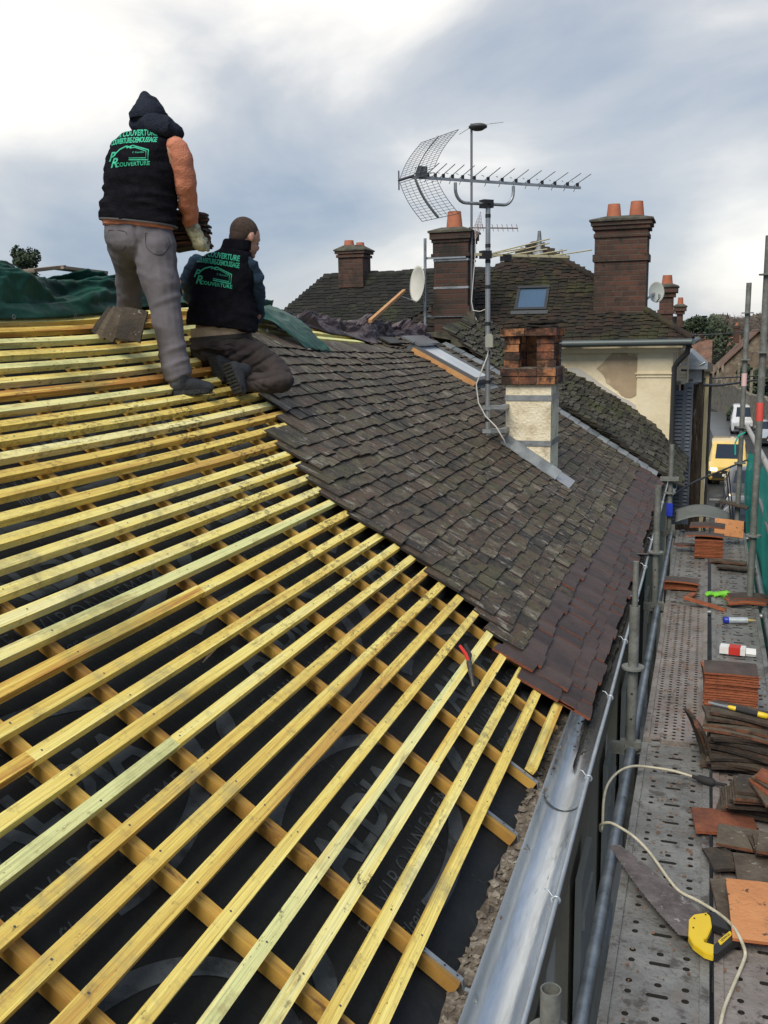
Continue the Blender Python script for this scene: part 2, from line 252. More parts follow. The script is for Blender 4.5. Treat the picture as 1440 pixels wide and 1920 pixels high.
sl=bpy.data.lights.new('sun','SUN'); sl.energy=2.6; sl.angle=math.radians(32); sl.color=(1,.93,.80); so=bpy.data.objects.new('sun',sl); COL.objects.link(so); so.rotation_euler=sd.to_track_quat('Z','Y').to_euler()
SC.view_settings.view_transform='Standard'; SC.view_settings.look='None'; SC.view_settings.exposure=.45; SC.view_settings.gamma=1
SC.cycles.max_bounces=5; SC.cycles.diffuse_bounces=3; SC.cycles.glossy_bounces=3; SC.cycles.use_denoising=True

#%%HOUSE
house=thing('roofed_house','low house under re-roofing with bare yellow battens and old dark tiles','house',(-2,4,0))
YV=11.05          # party line with the mossy house
# walls
def wallseg(mb,x0,x1,y0,y1,z0,z1,holes=()):   # wall sheet along y with rectangular openings (y0,y1,z0,z1)
    ys=sorted({y0,y1,*[h[0] for h in holes],*[h[1] for h in holes]}); zs=sorted({z0,z1,*[h[2] for h in holes],*[h[3] for h in holes]})
    for a,b in zip(ys,ys[1:]):
        for c,d in zip(zs,zs[1:]):
            if not any(h[0]<=a and b<=h[1] and h[2]<=c and d<=h[3] for h in holes): mb.bx(x0,x1,a,b,c,d,0)
wins=[(1.15,2.0,3.2,4.55),(3.35,4.2,3.2,4.55),(5.9,6.75,3.2,4.55),(8.5,9.35,3.2,4.55)]
mb=MB(); wallseg(mb,-.72,-.518,-2.5,YV,0,CZ-1.68,wins); part('wall',mb,RENDER,house)
mb=MB(); mb.bx(-5.9,-5.6,-2.5,YV,0,CZ-1.7); mb.bx(-5.6,-.72,-2.5,-2.3,0,CZ-1.75); mb.bx(-5.6,-.72,YV-.2,YV,0,CZ-1.75); part('rear_wall',mb,RENDER,house)
mb=MB()
def mfn(u,v):
    Y=-2.4+u*(YV+2.4); x=-.512-.12*v; z=CZ-1.672+.012*v+.010*noise.noise(Vector((Y*9,v*6,0)))+.012*noise.noise(Vector((Y*30,v*14,2)))
    return (x+.02*noise.noise(Vector((Y*7,4,v*3))),Y,z)
mb.grid(mfn,260,6,0,flip=True); mb.bx(-.7,-.53,-2.4,YV-.01,CZ-1.74,CZ-1.73)
part('wall_top_mortar',mb,MORTAR,house)
mb=MB()
for k in range(420):
    Y=R.uniform(1.2,4.4); x=R.uniform(-.56,-.512); r=R.choice((.003,.004,.006,.006,.009,.014))
    chunk(mb,(x,Y,CZ-1.670+.1*(-.512-x)+r*.3),r)
part('mortar_rubble',mb,MORTAR,house,stuff=True)
for i,(a,b,c,d) in enumerate(wins):
    mb=MB(); z0,z1=c,d
    for (p,q,s_,t) in ((a,a+.06,z0,z1),(b-.06,b,z0,z1),(a+.06,b-.06,z0,z0+.06),(a+.06,b-.06,z1-.06,z1),((a+b)/2-.03,(a+b)/2+.03,z0+.06,z1-.06)): mb.bx(-.64,-.58,p,q,s_,t)
    f=part('window',mb,plain('white_window_paint',(.6,.6,.58)) if i==0 else bpy.data.materials['white_window_paint'],house)
    mb=MB(); mb.bx(-.622,-.612,a+.06,b-.06,z0+.06,z1-.06); part('pane',mb,bpy.data.materials.get('dark_pane') or glassmat('dark_pane',(.03,.035,.04)),f)
    mb=MB(); mb.bx(-.57,-.40,a-.06,b+.06,z0-.07,z0-.002); part('sill',mb,GREYR,f)
    for sy,off in ((a-.42,0),(b+.0,0)):
        mb=MB(); mb.bx(-.492,-.46,sy,sy+.42,z0+.02,z1)
        for q in (.12,.6,1.08): mb.bx(-.46,-.445,sy+.02,sy+.40,z0+q,z0+q+.09)
        part('shutter',mb,bpy.data.materials.get('pale_grey_paint') or plain('pale_grey_paint',(.30,.33,.33),.6),f)
mb=MB(); mb.tube([(-.43,7.9,CZ-1.72),(-.44,7.9,CZ-1.9),(-.455,7.9,CZ-2.1),(-.455,7.9,.1)],.04,10); part('downpipe',mb,plain('dark_downpipe',(.05,.052,.055),.5),house)
# membrane
mb=MB()
mb.grid(lambda u,v: roof(-.083+v*3.173, -2.4+u*(YV+2.3), -.0515-.0015*abs(noise.noise(Vector((u*60,v*14,1))))),220,40,0,flip=True)
mem=part('membrane',mb,FELT,house)
# white print on the membrane
def textmesh(txt,size,bold=0,space=1.0,shear=0,w=1.0):
    c=bpy.data.curves.new('t','FONT'); c.body=txt; c.size=size; c.offset=bold; c.space_character=space; c.shear=shear; c.align_x='CENTER'; c.align_y='CENTER'; c.resolution_u=3
    o=bpy.data.objects.new('t',c); COL.objects.link(o); dg=bpy.context.evaluated_depsgraph_get(); dg.update()
    me=bpy.data.meshes.new_from_object(o.evaluated_get(dg)); vs=[Vector((v.co.x*w,v.co.y,0)) for v in me.vertices]; fs=[list(p.vertices) for p in me.polygons]
    bpy.data.objects.remove(o); bpy.data.curves.remove(c); bpy.data.meshes.remove(me); return vs,fs
def ring2(a,b,t,a0=0,a1=2*math.pi,n=40,cx=0,cy=0):
    vs=[];fs=[]
    for i in range(n+1):
        q=a0+(a1-a0)*i/n; vs+=[Vector((cx+a*math.cos(q),cy+b*math.sin(q),0)),Vector((cx+(a-t)*math.cos(q),cy+(b-t)*math.sin(q),0))]
    fs=[(2*i,2*i+2,2*i+3,2*i+1) for i in range(n)]; return vs,fs
def leaf(cx,cy,l,w_,ang,n=12):
    vs=[Vector((0,0,0))]; c,s=math.cos(ang),math.sin(ang); pts=[(l*(i/n),w_*math.sin(math.pi*i/n)) for i in range(n+1)]+[(l*(i/n),-w_*math.sin(math.pi*i/n)) for i in range(n-1,0,-1)]
    vs=[Vector((cx+c*x-s*y,cy+s*x+c*y,0)) for x,y in pts]; return vs,[list(range(len(vs)))]
mb=MB(); mthin=MB()
T1=textmesh('ALDIA',.19,.006,1.0,0,1.15); T2=textmesh('ENVIRONNEMENT',.085,-.0005,1.35); T3=textmesh('filter',.07,.0,1.0,.3)
def put(dst,vf,Y,s):
    dst.add([roof(s+v.y,Y+v.x,-.0500) for v in vf[0]],vf[1])
k=0
for row,s in enumerate((.32,.95,1.58,2.2)):
    for c in range(-2,7):
        Y=2.5+c*1.25+(row%2)*.55
        if Y>5.2: continue
        put(mb,ring2(.52,.30,.05,.15,2.2),Y,s); put(mb,ring2(.52,.30,.06,4.4,6.1),Y,s)
        put(mb,T1,Y+.02,s+.03); put(mb,T2,Y+.05,s-.14); put(mb,T3,Y-.25,s-.24)
        put(mb,leaf(-.02,.0,.2,.035,.6),Y+.58,s-.16)
part('printed_lettering',mb,FELTINK,mem)
mb=MB()
for s in (.47,1.38,2.3):
    for i in range(0,170):
        Y=-.5+i*.03; mb.add([roof(s,Y,-.0500),roof(s,Y+.014,-.0500),roof(s+.003,Y+.014,-.0500),roof(s+.003,Y,-.0500)],[(0,1,2,3)])
for Y0 in (1.78,2.62,3.3):
    for i in range(0,100):
        s=-.05+i*.03; mb.add([roof(s,Y0,-.0500),roof(s,Y0+.003,-.0500),roof(s+.014,Y0+.003,-.0500),roof(s+.014,Y0,-.0500)],[(0,1,2,3)])
part('printed_guide_lines',mb,FELTINK,mem)
# rafters (counter battens) and battens
RY=[-1.1,-.7,-.3,.1,.5,.93,1.36,1.77,2.15,2.91,3.30,3.83,4.2,4.56,4.92,5.28,5.64,6.0,6.4,6.8,7.2,7.6,8.0,8.4]
for Y in RY:
    mb=MB(); hw=.0175 if Y<3.2 else .0145; j=R.uniform(-.008,.008)
    s0=-.085 if Y<5 else -.1; n=14; pr=[]
    for i in range(n+1):
        s=s0+(3.06-s0)*i/n; yy=Y+.10*(s/3) if Y<4 else Y; yy+=j
        pr.append([roof(s,yy-hw,-.046),roof(s,yy+hw,-.046),roof(s,yy+hw,-.012),roof(s,yy-hw,-.012)])
    mb.rings(pr,0,True,None,False); part('rafter',mb,WOODR,house)
TE=[(-.19,3.95),(-.1,3.93),(0,3.97),(.08,3.99),(.19,4.16),(.38,4.27),(.48,4.32),(.63,4.39),(.85,4.39),(1.01,4.28),(1.27,4.37),(1.49,4.49),(1.67,4.52),(1.77,4.66),(1.85,5.0),(2.05,5.03),(2.29,5.09),(2.45,5.25),(2.62,5.9),(2.72,6.6)]
def edgeY(s):
    for (a,b),(c,d) in zip(TE,TE[1:]):
        if s<=c: return b+(d-b)*max(0,(s-a)/(c-a))
    return TE[-1][1]
G=.0962; ROWS=[-.045,.06,.163,.266,.372,.478,.585,.69,.79,.89,.986,1.082,1.18,1.279,1.376,1.474,1.568,1.663,1.758,1.852,1.954,2.05,2.14,2.232,2.322,2.412,2.507,2.595,2.692,2.784,2.88,2.973,3.052]
NAIL=plain('nail_head',(.16,.16,.16),.4,.8)
for i,s in enumerate(ROWS):
    ye=(edgeY(s)+R.uniform(.12,.3)) if s<2.5 else 8.55
    if s>2.5 and s<2.62: ye=6.6
    y0=-1.6; cuts=[y0]
    if i==0: cuts=[3.33]
    else:
        c=R.choice([2.15,2.91,1.36,1.77,.93]); cuts+= [c+R.uniform(-.004,.004)] if i%2 else []
        if s>2.5: cuts+=[5.5]
    cuts.append(ye)
    for a,b in zip(cuts,cuts[1:]):
        a+=.0015; b-=.0015; n=max(3,int((b-a)/.22)); hw=.0182+R.uniform(-.0012,.0012); th=.0185+R.uniform(-.001,.001); dr=R.uniform(-.004,.004); pr=[];ph=R.uniform(0,9)
        for q in range(n+1):
            Y=a+(b-a)*q/n; ss=s+dr*(q/n-.5)+.002*noise.noise(Vector((Y*.8,ph,0))); o=.0015*noise.noise(Vector((Y,ph,4)))
            pr.append([roof(ss-hw,Y,-.0122+o),roof(ss+hw,Y,-.0122+o),roof(ss+hw,Y,th+o),roof(ss-hw,Y,th+o)])
        mb=MB(); mb.rings(pr,0,True,None,False)
        for Yr in RY:
            yy=Yr+.10*(s/3) if Yr<4 else Yr
            if a<yy<b and yy<4.6:
                sx=s+R.uniform(-.006,.006); c=[roof(sx+.0032*math.sin(t*math.pi/3),yy+.0032*math.cos(t*math.pi/3),th+.0012) for t in range(6)]; mb.add(c,[(5,4,3,2,1,0)],1)
        dirty = b>3.6 and i>0
        part('batten',mb,[WOODD if dirty and s<2.4 and R.random()<.85 else WOOD,NAIL],house)
# tiles
def tiles(sp,rows,y0f,y1f,w,L_,th,mi,hole=None,jit=1.0,cutmat=None,lift=.018,gap=.003,skip=0):
    """sp(s,Y,off)->point; overlapping courses of slightly cambered tiles"""
    mb=MB()
    for i,s in enumerate(rows):
        ya,yb=y0f(s),y1f(s); off=(i%2)*.5*w+R.uniform(-.02,.02); Y=ya+(0 if i%2 else -.5*w); Y=ya-(R.uniform(0,.05)*jit)
        first=True; Y=ya+ (0 if i%2==0 else 0)
        widths=w*(.6 if i%2 else 1.0)
        while Y<yb:
            ww=widths if first else w*R.uniform(.96,1.04); first=False
            if Y+ww>yb: ww=max(.02,yb-Y)
            sc=s; yc=Y+ww/2
            if (hole and hole(sc,yc)) or R.random()<skip: Y+=ww; continue
            mi_,me_=mi(sc,yc); ds=R.uniform(-.011,.011)*jit; tw=R.uniform(-.008,.008)*jit; up=R.uniform(0,.006)*jit; tl=R.uniform(-.004,.004)*jit
            if R.random()<.05*jit: ds-=.015; up+=.004
            g=gap; cam_=.004*jit
            def q(u,v,o):   # u 0..1 across, v 0 bottom..1 top
                ss=s+ds+tw*(u-.5)+v*L_; base=lift*(1-v)+up*(1-v)+tl*(u-.5)+cam_*math.sin(math.pi*u)*(1-v*.5)
                return sp(ss,Y+g*.5+(ww-g)*u,base+o)
            top=[q(u,v,th) for v in (0,1) for u in (0,.5,1)]
            bot=[q(u,v,0) for v in (0,) for u in (0,.5,1)]
            r=min(1,max(0,R.gauss(.5,.27)))
            mb.add(top,[(1,0,3,4),(2,1,4,5)],mi_,r,False)
            mb.add(top[:3]+bot,[(0,1,4,3),(1,2,5,4)],me_,r)
            mb.add([top[0],top[3],bot[0],q(0,1,0)],[(0,2,3,1)],me_,r); mb.add([top[2],top[5],bot[2],q(1,1,0)],[(0,1,3,2)],me_,r)
            Y+=ww
    return mb
SKY_S=(1.90,2.70); SKY_Y=(9.38,10.12)
trow=[-.185,-.115,-.04]+[.048+G*i-.03 for i in range(1,32)]
def mi(s,Y): 
    nw = s<.04 or (s<.12 and Y<4.6) or (s<.14 and 4.6<Y<6.2 and R.random()<.9)
    return (1,2) if nw else (0,3)
def trough(s,Y): return s>SKY_S[0]-.02 and s<SKY_S[1]-.06 and SKY_Y[0]-.02<Y<SKY_Y[1]+.04
def y0(s):
    if s<.02: return 3.93+(.04 if s<-.1 else 0)
    if s>2.62: return 8.9+R.uniform(-.1,.1)
    return edgeY(s)+R.choice([-.06,0,.05,.08])
mb=tiles(lambda s,Y,o: roof(s,Y,.012+o+.006*noise.noise(Vector((s*2,Y*1.6,8)))),trow,y0,lambda s:YV-.08,.145,.20,.0125,mi,trough,1.05)
part('roof_tiles',mb,[TILE,TILEN,TILEE,TILED],house)
# back slope and ridge
RZ=EZ+3.08*SP; RX=EX-3.08*CP
mb=MB(); mb.grid(lambda u,v:(RX-v*2.9+.0,-2.4+u*(YV+2.4),roof(3.06,-2.4+u*(YV+2.4),-.02).z-v*1.9),30,10,0); part('rear_roof',mb,TILE,house)
# gutter
def gprof():
    p=[(-.508,CZ-1.642),(-.503,CZ-1.655)]
    for a in range(0,181,15):
        t=math.radians(a); p.append((-.433-.069*math.cos(t),CZ-1.665-.060*math.sin(t)))
    return p
gp=gprof(); mb=MB()
ys=[-2.4+i*.25 for i in range(0,55)]+[YV+.1]
wob=lambda Y:.006*noise.noise(Vector((Y*.7,0,5)))
mb.rings([[Vector((x+wob(Y),Y,z+wob(Y+9))) for x,z in gp] for Y in ys if Y<=YV+.11],0,False,None,True,False)
gut=part('gutter',mb,ZINC,house)
mb=MB(); mb.tube([(-.363+wob(Y),Y,CZ-1.665+wob(Y+9)) for Y in ys if Y<=YV+.11],.0085,8); part('gutter_bead',mb,BEAD,gut)
for Y in (.9,1.75,2.62,3.45,4.3,5.15,6.0,6.9,7.8,8.7,9.6):
    mb=MB()
    mb.tube([(-.363+.012*math.cos(t),Y,CZ-1.665+.012*math.sin(t)) for t in [k*math.pi/6 for k in range(13)]],.004,6)
    mb.tube([(-.369,Y,CZ-1.66),(-.386,Y+.004,CZ-1.640),(-.40,Y+.01,CZ-1.64)],.0022,5)
    part('gutter_clip',mb,BEAD,gut)
for Y in (2.15,2.91,3.30):
    s0=-.06; mb=MB(); a=roof(.02,Y-.008,-.010); 
    pr=[]
    for (s,o) in ((.055,-.0115),(-.088,-.0115),(-.105,-.03)):
        pr.append([roof(s,Y-.008,o),roof(s,Y+.008,o),roof(s,Y+.008,o+.004),roof(s,Y-.008,o+.004)])
    e=[(-.506,CZ-1.668),(-.494,CZ-1.69)]
    for x,z in e: pr.append([Vector((x-.002,Y-.008,z)),Vector((x-.002,Y+.008,z)),Vector((x+.003,Y+.008,z+.003)),Vector((x+.003,Y-.008,z+.003))])
    mb.rings(pr,0,True,None,False)
    for s in (.035,-.03,-.07): c=[roof(s+.0035*math.sin(t*math.pi/3),Y+.0035*math.cos(t*math.pi/3),-.0068) for t in range(6)]; mb.add(c,[(5,4,3,2,1,0)],1)
    part('gutter_bracket',mb,[GALV,BLACK],gut)
# a solder joint across the gutter and the wet dirt lying in it
mb=MB()
mb.rings([[Vector((x+(.0035 if x<-.43 else -.0035),Y,z+.0035)) for x,z in gp[2:]] for Y in (3.28,3.295,3.31)],0,False,None,True,False); part('gutter_joint',mb,ZINC,gut)
mb=MB()
mb.grid(lambda u,v:(-.440+(v-.5)*(.008+.07*sm(.0,.22,u))*(1+.4*noise.noise(Vector((u*60,v*3,0)))),3.62+u*(YV-3.68),CZ-1.718+.014*sm(.0,.2,u)+.012*abs(v-.5)*2+.008*noise.noise(Vector((u*90,v*7,3)))),240,8,0,flip=True)
part('gutter_silt',mb,SOOT,gut,stuff=True)
mb=MB()
for k in range(500):
    Y=R.uniform(3.7,YV); x=R.uniform(-.468,-.40); chunk(mb,(x,Y,CZ-1.705+.02*abs(x+.435)/.03),R.uniform(.002,.007),0,.5)
part('leaf_debris',mb,SOOT,gut,stuff=True)
# chimney on the roof : roughcast shaft, brick crown
CHX0,CHX1,CHY0,CHY1=-1.56,-1.19,7.82,8.25
zb=CZ-1.35; zt=CZ-.42
mb=MB(); mb.bx(CHX0,CHX1,CHY0,CHY1,zb,zt); ch=part('chimney',mb,ROUGHC,house,'cream roughcast chimney with an open orange brick crown')
mb=MB(); bw,bh=.118,.062
def course(z,o,h=.058,gapm=.006):
    x0_,x1_,y0_,y1_=CHX0-o,CHX1+o,CHY0-o,CHY1+o
    nx=3; wx=(x1_-x0_)/nx
    for i in range(nx):
        mb.bx(x0_+i*wx+gapm/2,x0_+(i+1)*wx-gapm/2,y0_,y0_+.1,z,z+h); mb.bx(x0_+i*wx+gapm/2,x0_+(i+1)*wx-gapm/2,y1_-.1,y1_,z,z+h)
    mb.bx(x0_,x0_+.1,y0_+.106,(y0_+y1_)/2-.003,z,z+h); mb.bx(x1_-.1,x1_,y0_+.106,(y0_+y1_)/2-.003,z,z+h)
    mb.bx(x0_,x0_+.1,(y0_+y1_)/2+.003,y1_-.106,z,z+h); mb.bx(x1_-.1,x1_,(y0_+y1_)/2+.003,y1_-.106,z,z+h)
course(zt+.002,.035); course(zt+.068,.042)
z=zt+.132
for r_ in range(4):
    for cx in (CHX0+.045,CHX1-.05):
        for cy in (CHY0+.055,CHY1-.055):
            mb.box((cx+R.uniform(-.005,.005),cy,z+.03+r_*.064),(.062 if cx<-1.4 else .068,.055,.0285),None,0)
z=zt+.132+4*.064
MX=(CHX0+CHX1)/2-.03
for xa,xb in ((CHX0-.045,MX-.002),(MX+.002,CHX1+.04)):
    mb.bx(xa,xb,CHY0-.035,CHY0+.11,z,z+.058); mb.bx(xa,xb,CHY1-.11,CHY1+.035,z,z+.058)
mb.bx(CHX0+.11,CHX1-.12,CHY1-.09,CHY1-.03,zt+.136,z-.003)
part('brick_crown',mb,BRICKN,ch)
mb=MB(); mb.bx(CHX0-.03,CHX1+.03,CHY0-.028,CHY1+.03,zt-.004,zt+.134)
for cx in (CHX0+.045,CHX1-.05):
    for cy in (CHY0+.055,CHY1-.055): mb.box((cx,cy,zt+.26),(.05,.045,.127))
part('crown_mortar',mb,MORTAR,ch)
mb=MB()
for k in range(9):
    mb.box((R.uniform(CHX0+.06,CHX1-.06),R.uniform(CHY0+.05,CHY1-.05),z+.07+R.uniform(0,.012)*k*.9),(.1,.11,.006),(Vector((1,R.uniform(-.3,.3),R.uniform(-.08,.08))).normalized(),Vector((0,1,0)),Vector((0,0,1))),0)
part('cap_tiles',mb,TILED,ch)
for zz in (CZ-.53,CZ-.90):
    mb=MB(); o=.004
    mb.bx(CHX0-o,CHX1+o,CHY0-o-.003,CHY0-o,zz-.022,zz+.022); mb.bx(CHX1+o,CHX1+o+.003,CHY0-o-.003,CHY1+o,zz-.022,zz+.022); mb.bx(CHX0-o-.003,CHX0-o,CHY0-o-.003,CHY1+o,zz-.022,zz+.022)
    part('steel_band',mb,GALV,ch)
# lead flashing round the chimney
mb=MB()
for k in range(6):
    X0=CHX0-.05+k*.075; s=(EX-X0)/CP; X1=X0+.078; s1=(EX-X1)/CP
    yb=CHY0
    mb.hexa([roof(s,yb-.10,.045+.003*(k%2)),roof(s1,yb-.10,.045+.003*(k%2)),roof(s1,yb-.002,.045),roof(s,yb-.002,.045),
             roof(s,yb-.10,.052+.003*(k%2)),roof(s1,yb-.10,.052+.003*(k%2)),roof(s1,yb-.006,.12),roof(s,yb-.006,.12)])
part('lead_flashing',mb,ZINCD,ch)
mb=MB(); s1=(EX-CHX1)/CP
mb.hexa([roof(s1-.17,CHY0-.06,.046),roof(s1-.17,CHY0+.30,.046),roof(s1,CHY0+.30,.046),roof(s1,CHY0-.06,.046),roof(s1-.17,CHY0-.06,.05),roof(s1-.17,CHY0+.30,.05),roof(s1,CHY0+.30,.05),roof(s1,CHY0-.06,.05)])
part('zinc_apron',mb,plain('new_zinc_sheet',(.6,.62,.65),.35,.7),ch)
# party-line lead steps
mb=MB(); s=-.1
while s<2.75:
    l=.135; mb.hexa([roof(s,YV-.10,.035),roof(s,YV+.05,.05),roof(s+l,YV+.05,.05),roof(s+l,YV-.10,.035),roof(s,YV-.10,.052),roof(s,YV+.05,.075),roof(s+l-.004,YV+.05,.066),roof(s+l-.004,YV-.10,.043)],0,None); s+=.13
part('verge_flashing',mb,ZINCD,house)
# skylight
s0,s1=SKY_S; y0_,y1_=SKY_Y
sk=thing_loc=None
mb=MB()
def rb(mb,sa,sb,ya,yb,oa,ob,m=0): mb.hexa([roof(sa,ya,oa),roof(sa,yb,oa),roof(sb,yb,oa),roof(sb,ya,oa),roof(sa,ya,ob),roof(sa,yb,ob),roof(sb,yb,ob),roof(sb,ya,ob)],m)
rb(mb,s0,s0+.05,y0_,y1_,.0,.115); rb(mb,s1-.05,s1,y0_,y1_,.0,.12); rb(mb,s0+.05,s1-.05,y0_,y0_+.05,0,.115); rb(mb,s0+.05,s1-.05,y1_-.05,y1_,0,.115)
sk=part('skylight',mb,plain('skylight_frame_grey',(.13,.14,.15),.45,.4),house)
mb=MB(); rb(mb,s0+.05,s1-.05,y0_+.05,y1_-.05,.085,.098); part('pane',mb,mat('sky_reflection_pane',[(.74,.80,.84),(.86,.9,.92)],scale=1.5,rough=.18,bump=0,spec=.9),sk)  # near-white pane colour stands in for the reflected sky
mb=MB(); rb(mb,s0+.01,s1-.06,y0_-.022,y0_-.002,.012,.085); part('bare_wood_side',mb,OFFCUT,sk)
mb=MB(); rb(mb,s1-.04,s1+.10,y0_-.03,y1_+.03,.122,.14); rb(mb,s1-.10,s1-.04,y0_-.01,y1_+.01,.121,.15); part('hood',mb,plain('skylight_hood_grey',(.22,.23,.24),.35,.5),sk)
mb=MB()
for k in range(9): s=s0+.07+k*.08; rb(mb,s,s+.03,y0_-.05,y0_-.024,.03,.036)
part('nail_strip',mb,BEAD,sk)
mb=MB(); rb(mb,s1+.06,s1+.2,y0_-.42,y0_+.08,.06,.075); part('upper_flashing',mb,BLACK,sk)
mb=MB(); rb(mb,s0-.10,s0,y0_+.05,y1_+.05,.04,.046); part('zinc_apron',mb,ZINCD,sk)
mb=MB(); rb(mb,2.82,3.0,8.62,8.74,.02,.03); part('loose_red_tile',mb,TILEE,house)

#%%PARTY
# ------------------------------------------------------------ mossy house beyond the party line
mossy=thing('mossy_roof_house','low house with thick dark mossy roof tiles, against the cream house wall','house',(-2,12,0))
def roof2(s,Y,o=0):       # slightly steeper and dipping towards the pale house
    f=(Y-YV)/3.0
    return Vector((EX+.10-s*CP+o*SP, Y, EZ-.03+s*SP+o*CP+.05*math.sin(max(s,0)*2.2)+.33*min(f,.65)*sm(-.3,.15,s)+.02*noise.noise(Vector((s*2,Y*2,5)))))
YW=13.0
mb=tiles(lambda s,Y,o: roof2(s,Y,.02+o*1.3),[-.30+.078*i for i in range(41)],lambda s:YV+.05,lambda s:YW+1.4 if s<-.04 else YW,.12,.17,.014,lambda s,Y:(0,1),None,2.0,lift=.022,gap=.006)
part('roof_tiles',mb,[MOSS,TILED],mossy)
mb=MB(); mb.bx(-.62,-.46,YV,YW-.01,0,CZ-1.82); part('wall',mb,RENDER,mossy); mb=MB(); mb.bx(-6,-5.8,YV,YW-.01,0,CZ-1.7); part('rear_wall',mb,RENDER,mossy)
mb=MB(); mb.grid(lambda u,v:(RX-.0-v*2.8,YV+u*(YW-YV),RZ-.12-.1*u-v*1.8),8,8,0); part('rear_roof',mb,MOSS,mossy)
mb=MB(); mb.tube([(-.33,YV+.1,CZ-1.80),(-.33,YW+1.5,CZ-1.84)],.045,10); part('gutter',mb,ZINCD,mossy)
mb=MB(); mb.tube([(-.285,YV+.1,CZ-1.77),(-.285,YW+1.5,CZ-1.81)],.008,6); part('gutter_bead',mb,BEAD,mossy)
def stack(parent,name,x0,x1,y0,y1,z0,z1,bm_,lips,pots,cap=.05,caps=CAPST,label=None):
    """brick shaft; lips=[(z from top a, b, overhang)]; pots=[(fx,fy,r,h)]"""
    mb=MB(); z=z0; cuts=sorted([(z1-a,z1-b,o) for a,b,o in lips])
    for a,b,o in cuts:
        if a>z: mb.bx(x0,x1,y0,y1,z,a)
        mb.bx(x0-o,x1+o,y0-o,y1+o,a,b); z=b
    if z<z1: mb.bx(x0,x1,y0,y1,z,z1)
    c=part(name,mb,bm_,parent,label)
    o=cuts[-1][2] if cuts else 0
    mb=MB(); p=[Vector((x,y,z1+.001)) for x,y in((x0-o-.02,y0-o-.02),(x1+o+.02,y0-o-.02),(x1+o+.02,y1+o+.02),(x0-o-.02,y1+o+.02))]
    q=[v+Vector((0,0,.025)) for v in p]; cx,cy=(x0+x1)/2,(y0+y1)/2; t=[Vector((cx+(v.x-cx)*.5,cy+(v.y-cy)*.5,z1+.025+cap)) for v in p]
    mb.rings([p,q,t],0,True,None,False); part('cap',mb,caps,c)
    for fx,fy,r,h in pots:
        x=x0+(x1-x0)*fx; y=y0+(y1-y0)*fy; zb=z1+.02
        mb=MB(); mb.tube([(x,y,zb),(x,y,zb+h*.3),(x,y,zb+h)],[r*1.12,r*1.05,r*.86],16,cap=False); mb.tube([(x,y,zb+h),(x,y,zb+h*.5)],[r*.72,r*.7],16,cap=True)
        mb.rings([[Vector((x+rr*math.cos(a*math.pi/8),y+rr*math.sin(a*math.pi/8),zb+h)) for a in range(16)] for rr in (r*.86,r*.72)],0,False)
        part('pot',mb,POT,c)
    return c
pz=lambda py,Y,px=800: atY(px,py,Y).z
c2=stack(mossy,'chimney',-3.43,-2.98,12.4,12.82,CZ-.3,CZ+1.27,BRICKD,[(1.05,.93,.03),(.85,.84,.0),(.30,.26,.03),(.26,.12,.01),(.12,.08,.025),(.08,0,.045)],[(.5,.5,.10,.26)],.05,CAPST,'sooty brick chimney with one tall pot')
for zz in (CZ+.98,CZ+.93,CZ+.58,CZ+.22):
    mb=MB(); mb.bx(-3.436,-2.974,12.394,12.398,zz-.014,zz+.014); mb.bx(-2.974,-2.970,12.394,12.83,zz-.014,zz+.014); part('steel_band',mb,GALV,c2)
mb=MB(); mb.box((-2.93,12.5,CZ+.05),(.05,.14,.22)); mb.box((-3.2,12.36,CZ-.08),(.3,.05,.1)); part('mortar_fillet',mb,CAPST,c2)
# ------------------------------------------------------------ pale house
pale=thing('pale_house','tall cream house with a steep brown mossy roof and a big brick chimney','house',(-3,15,0))
ZP=CZ-.16
mb=MB(); mb.bx(-4.2,-.44,YW,YW+.4,0,ZP-.001); mb.bx(-.84,-.44,YW+.4,YW+4.8,0,ZP-.002); mb.bx(-4.2,-3.8,YW+.4,YW+4.8,0,ZP-.002); mb.bx(-3.8,-.84,YW+4.4,YW+4.8,0,ZP-.003); part('wall',mb,CREAM,pale)
def patch(pts,off,Y=YW):   # irregular sheet laid on the wall facing the camera
    mb=MB(); c=Vector((sum(p.x for p in pts)/len(pts),Y-off,sum(p.z for p in pts)/len(pts)))
    vs=[Vector((p.x,Y-off,p.z)) for p in pts]; vs2=[Vector((p.x,Y-.001,p.z)) for p in pts]; n=len(pts)
    mb.add(vs+vs2,[list(range(n))]+[(i,n+i,n+(i+1)%n,(i+1)%n) for i in range(n)]); return mb
def ragged(pp,k=5,a=.02):
    o=[]
    for i,(x,y) in enumerate(pp):
        x2,y2=pp[(i+1)%len(pp)]
        for j in range(k):
            t=j/k; v=atY(x+(x2-x)*t,y+(y2-y)*t,YW); q=noise.noise(Vector((v.x*11,v.z*11,3)))*a*2.2; o.append(Vector((v.x+q,YW,v.z+q*.7)))
    return o
part('bare_patch',patch(ragged([(1120,690),(1150,660),(1190,665),(1200,690),(1196,705),(1205,735),(1185,745),(1165,742),(1145,722)]),.006),PATCH,pale)
part('mortar_fillet',patch(ragged([(1050,690),(1085,690),(1120,715),(1165,745),(1215,770),(1245,790),(1256,812),(1250,815),(1180,775),(1110,730)],4,.01),.02),GREYR,pale)
mb=MB()
a=atY(1196,660,YW); b=atY(1197,725,YW)
mb.bx(a.x,-.425,YW-.03,YW-.001,b.z-.9,a.z+.03)                      # corner pilaster
mb.bx(a.x-.03,-.41,YW-.055,YW-.03,a.z-.02,a.z+.03); z=atY(1197,700,YW).z; mb.bx(a.x-.02,-.415,YW-.05,YW-.03,z-.01,z+.012); mb.bx(a.x-.01,-.42,YW-.042,YW-.03,z-.05,z-.03)
